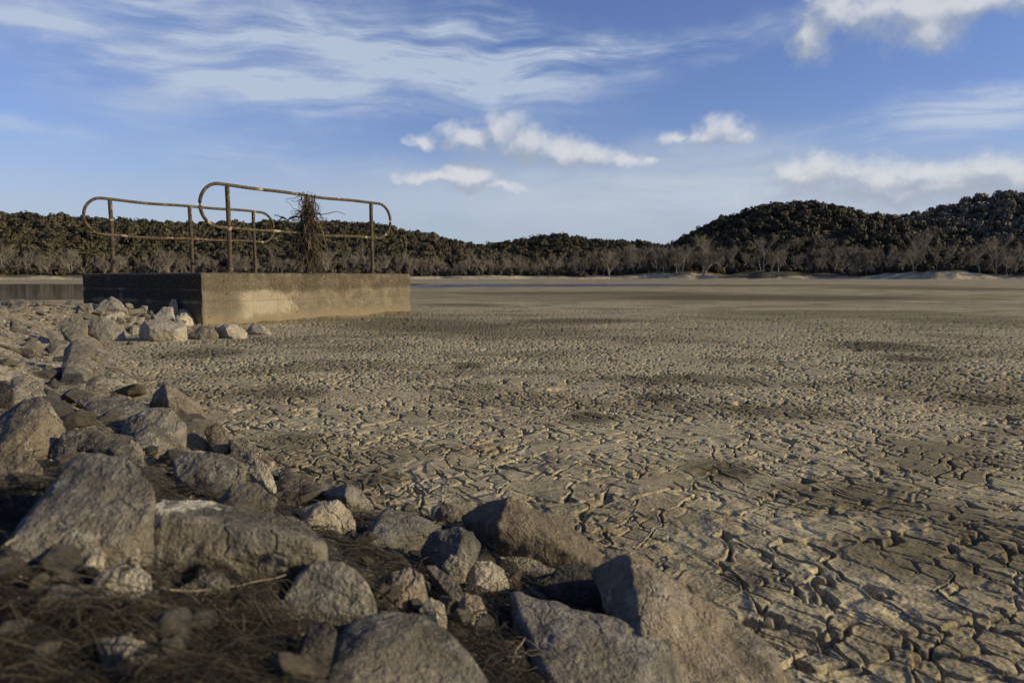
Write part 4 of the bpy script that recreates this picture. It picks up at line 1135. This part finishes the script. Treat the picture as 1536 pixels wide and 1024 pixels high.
row(16, 1120, 1330, (30, 44), (6.5, 8.5), 'pale-crowned bare tree rising above the belt on the right-hand hill', 'pale bare trees above the right-hand belt')
put_bare(1022, 5, 9.5, 'bare tree with pale forking trunks just behind the top of the pale sandy bank', 'bare trees behind the pale sandy bank', 0)
put_bare(1054, 5, 9.0, 'pale-trunked bare tree at the right end of the pale sandy bank', 'bare trees behind the pale sandy bank', 3)
# low scrub under the trees
r9 = np.random.default_rng(9); SH = []
for k in range(1300):
    az = r9.uniform(R(-37), R(38)); q = float(shore_r(np.array([az]))[0]) + r9.uniform(8, 34)
    z = float(far_z(np.array([az]), np.array([q]))[0])
    SH.append((math.sin(az) * q, math.cos(az) * q, z - .5, r9.uniform(.7, 1.7), r9.uniform(.8, 1.5)))
SCRUB = leaf_mat('scrub_foliage', [(.03, .026, .015), (.05, .041, .024), (.08, .063, .038), (.12, .095, .06)], True)
o = forest('undergrowth', 'low dark scrub growing under the bare trees along the far shore', SH, SCRUB); o['category'] = 'scrub'

# ------------------------------------------------------------------ sky and sun
SUN_EL, SUN_AZ = R(19.5), R(100)          # azimuth clockwise from +Y
SKY = .10
w = bpy.data.worlds.new('World'); SC.world = w; w.use_nodes = True
w.cycles.sampling_method = 'MANUAL'; w.cycles.sample_map_resolution = 512
nt = w.node_tree
for n in list(nt.nodes): nt.nodes.remove(n)
outn = nt.nodes.new('ShaderNodeOutputWorld'); bg = nt.nodes.new('ShaderNodeBackground')
nt.links.new(bg.outputs[0], outn.inputs[0]); bg.inputs[1].default_value = SKY
sky = nt.nodes.new('ShaderNodeTexSky'); sky.sky_type = 'NISHITA'; sky.sun_disc = False
sky.sun_elevation = SUN_EL; sky.sun_rotation = SUN_AZ
sky.air_density, sky.dust_density, sky.ozone_density = 1.0, .5, 1.2
TINT = (.83, .90, 1.33)
tc = N(nt, 'ShaderNodeTexCoord', out='Generated')
sp = nt.nodes.new('ShaderNodeSeparateXYZ'); nt.links.new(tc, sp.inputs[0])
U = M(nt, 'MULTIPLY', M(nt, 'ARCTAN2', sp.outputs[0], sp.outputs[1]), 1100.0)
Vv = M(nt, 'MULTIPLY', M(nt, 'ARCSINE', sp.outputs[2]), 1100.0)
UV = N(nt, 'ShaderNodeCombineXYZ', {0: U, 1: Vv})
def uv(px, py):
    d = ray(px, py); d = d / np.linalg.norm(d)
    return math.atan2(d[0], d[1]) * 1100, math.asin(d[2]) * 1100
def blob(vec, px, py, a, b, rot=0.0):          # distance 0 at the centre, 1 on the ellipse
    u, v = uv(px, py)
    mp = N(nt, 'ShaderNodeMapping', {'Vector': vec, 'Location': (u, v, 0), 'Rotation': (0, 0, R(rot)), 'Scale': (a, b, 1)}, vector_type='TEXTURE')
    return N(nt, 'ShaderNodeVectorMath', {0: mp}, out=1, operation='LENGTH')
def warp(vec, scale, amp, detail=3):
    c = N(nt, 'ShaderNodeTexNoise', {'Vector': vec, 'Scale': scale, 'Detail': detail, 'Roughness': .6}, out=1)
    return N(nt, 'ShaderNodeVectorMath', {0: N(nt, 'ShaderNodeVectorMath', {0: c, 1: (-.5, -.5, 0)}, operation='ADD'), 1: (amp, amp * .8, 0), 2: vec}, operation='MULTIPLY_ADD')
col = mix(nt, 1.0, sky.outputs[0], TINT, 'MULTIPLY')
col = mix(nt, M(nt, 'MULTIPLY', mapr(nt, Vv, 235, 20), .82), col, tuple(c / SKY for c in (.43, .50, .60)))
# thin high cloud
def streak(rot, sx, sy, seed, dist):
    mp = N(nt, 'ShaderNodeMapping', {'Vector': warp(UV, 1 / 330, 120, 2), 'Rotation': (0, 0, R(rot)), 'Scale': (1 / sx, 1 / sy, 1), 'Location': (seed, seed * .7, 0)}, vector_type='POINT')
    return noise(nt, mp, 1.0, 7, .55, dist)
WV = warp(UV, 1 / 150, 110, 4)
CIRRUS = [  # px, py, a, b, rot, strength
 (545, 75, 330, 80, -10, .95), (790, 78, 190, 48, -8, 1.25), (1030, 62, 190, 26, 2, .8), (440, 140, 230, 34, -8, 1.0), (700, 120, 190, 28, -6, .6),
 (230, 90, 260, 90, -10, .8), (100, 45, 110, 24, -8, .9), (560, 165, 150, 16, -7, .5), (45, 195, 120, 14, -3, .5), (1420, 180, 190, 38, 6, .95), (1500, 165, 90, 34, 12, .6),
 (370, 240, 120, 20, -5, .65), (560, 250, 110, 18, -6, .4), (1080, 270, 150, 60, -4, .7), (930, 300, 340, 44, 0, .75), (1300, 290, 330, 34, 0, .6), (400, 40, 330, 40, -8, .5)]
s1 = streak(9, 230, 40, 3.1, .6); s2 = streak(18, 420, 90, 7.7, 1.0)
s3 = streak(13, 120, 14, 12.3, .2)
tex = M(nt, 'ADD', M(nt, 'MULTIPLY', s1, .42), M(nt, 'ADD', M(nt, 'MULTIPLY', s2, .45), M(nt, 'MULTIPLY', s3, .22)))
acc = None
for px, py, a, b, rot, k in CIRRUS:
    d = blob(WV, px, py, a, b, rot)
    f = M(nt, 'MULTIPLY', mapr(nt, d, 1.35, .1), k * 1.3)
    acc = f if acc is None else M(nt, 'ADD', acc, f)
cir = M(nt, 'MULTIPLY', acc, mapr(nt, tex, .42, .72), clamp=True)
CIRCOL = tuple(c / SKY for c in (.52, .60, .72))
col = mix(nt, M(nt, 'MULTIPLY', cir, .8), col, CIRCOL)
for px, py, a, b, k in ((950, 285, 380, 75, .5), (1330, 300, 380, 55, .45), (560, 290, 300, 45, .32), (300, 90, 420, 110, .16), (1090, 235, 130, 50, .3)):
    col = mix(nt, M(nt, 'MULTIPLY', mapr(nt, blob(WV, px, py, a, b, 0), 1.2, .0), k), col, tuple(c / SKY for c in (.50, .555, .63)))
# heaped cloud
CUM = [(712, 206, 44, 22), (748, 202, 40, 22), (790, 216, 50, 26), (838, 226, 50, 22), (886, 233, 50, 18), (935, 240, 40, 11), (972, 239, 16, 6), (632, 209, 26, 9),
       (1085, 200, 44, 18), (1110, 208, 26, 12), (1058, 208, 40, 12), (1016, 209, 14, 7),
       (1216, 52, 28, 30), (1246, 20, 52, 28), (1312, 16, 60, 20), (1395, 40, 48, 30), (1385, 12, 60, 22), (1470, 2, 90, 18), (1540, 2, 60, 16),
       (1212, 262, 46, 26), (1265, 262, 60, 26), (1325, 270, 60, 26), (1388, 262, 52, 20), (1430, 270, 66, 24), (1490, 256, 66, 22), (1550, 262, 60, 26), (1400, 284, 190, 14),
       (706, 264, 52, 18), (650, 265, 66, 9), (745, 282, 50, 8)]
def cumulus(vec):
    q = warp(warp(vec, 1 / 60, 46, 2), 1 / 15, 14, 3)
    m = None
    for px, py, a, b in CUM:
        u, v = uv(px, py)
        d = N(nt, 'ShaderNodeVectorMath', {0: q, 1: (1 / (a * 1.2), 1 / (b * 1.3), 0), 2: (-u / (a * 1.2), -v / (b * 1.3), 0)}, operation='MULTIPLY_ADD')
        d = N(nt, 'ShaderNodeVectorMath', {0: d}, out=1, operation='LENGTH')
        m = d if m is None else M(nt, 'SMOOTH_MIN', m, d, .3)
    vo = N(nt, 'ShaderNodeTexVoronoi', {'Vector': q, 'Scale': 1 / 30, 'Detail': 2.0, 'Roughness': .55, 'Lacunarity': 2.4}, feature='F1', normalize=True)
    return M(nt, 'ADD', M(nt, 'SUBTRACT', 1.0, m), M(nt, 'MULTIPLY_ADD', vo, -.95, .34))
f0 = cumulus(UV)
f1 = cumulus(N(nt, 'ShaderNodeVectorMath', {0: UV, 1: (10, 20, 0)}, operation='ADD'))
wisp = noise(nt, UV, 1 / 60, 6, .58)
dens = mapr(nt, M(nt, 'ADD', f0, M(nt, 'MULTIPLY_ADD', wisp, 1.8, -.90)), -.14, .92)
lit = mapr(nt, M(nt, 'ADD', M(nt, 'SUBTRACT', f0, f1), M(nt, 'MULTIPLY_ADD', wisp, .9, -.45)), -.30, .75)
cc = mix(nt, lit, tuple(c / SKY for c in (.36, .41, .50)), tuple(c / SKY for c in (.70, .71, .73)))
col = mix(nt, M(nt, 'MULTIPLY', dens, .84), col, cc)
nt.links.new(col, bg.inputs[0])

sl = bpy.data.lights.new('sun', 'SUN'); sl.energy = 4.9; sl.angle = R(.5); sl.color = (1, .86, .58)
so = bpy.data.objects.new('sun', sl); COL.objects.link(so)
dv = Vector((math.sin(SUN_AZ) * math.cos(SUN_EL), math.cos(SUN_AZ) * math.cos(SUN_EL), math.sin(SUN_EL)))
so.rotation_euler = dv.to_track_quat('Z', 'Y').to_euler()
so.location = (20, -20, 30)
SC.view_settings.view_transform = 'Standard'
SC.view_settings.look = 'None'
SC.view_settings.exposure = 0.0
SC.view_settings.gamma = 1.0
SC.cycles.max_bounces = 6
SC.render.film_transparent = False
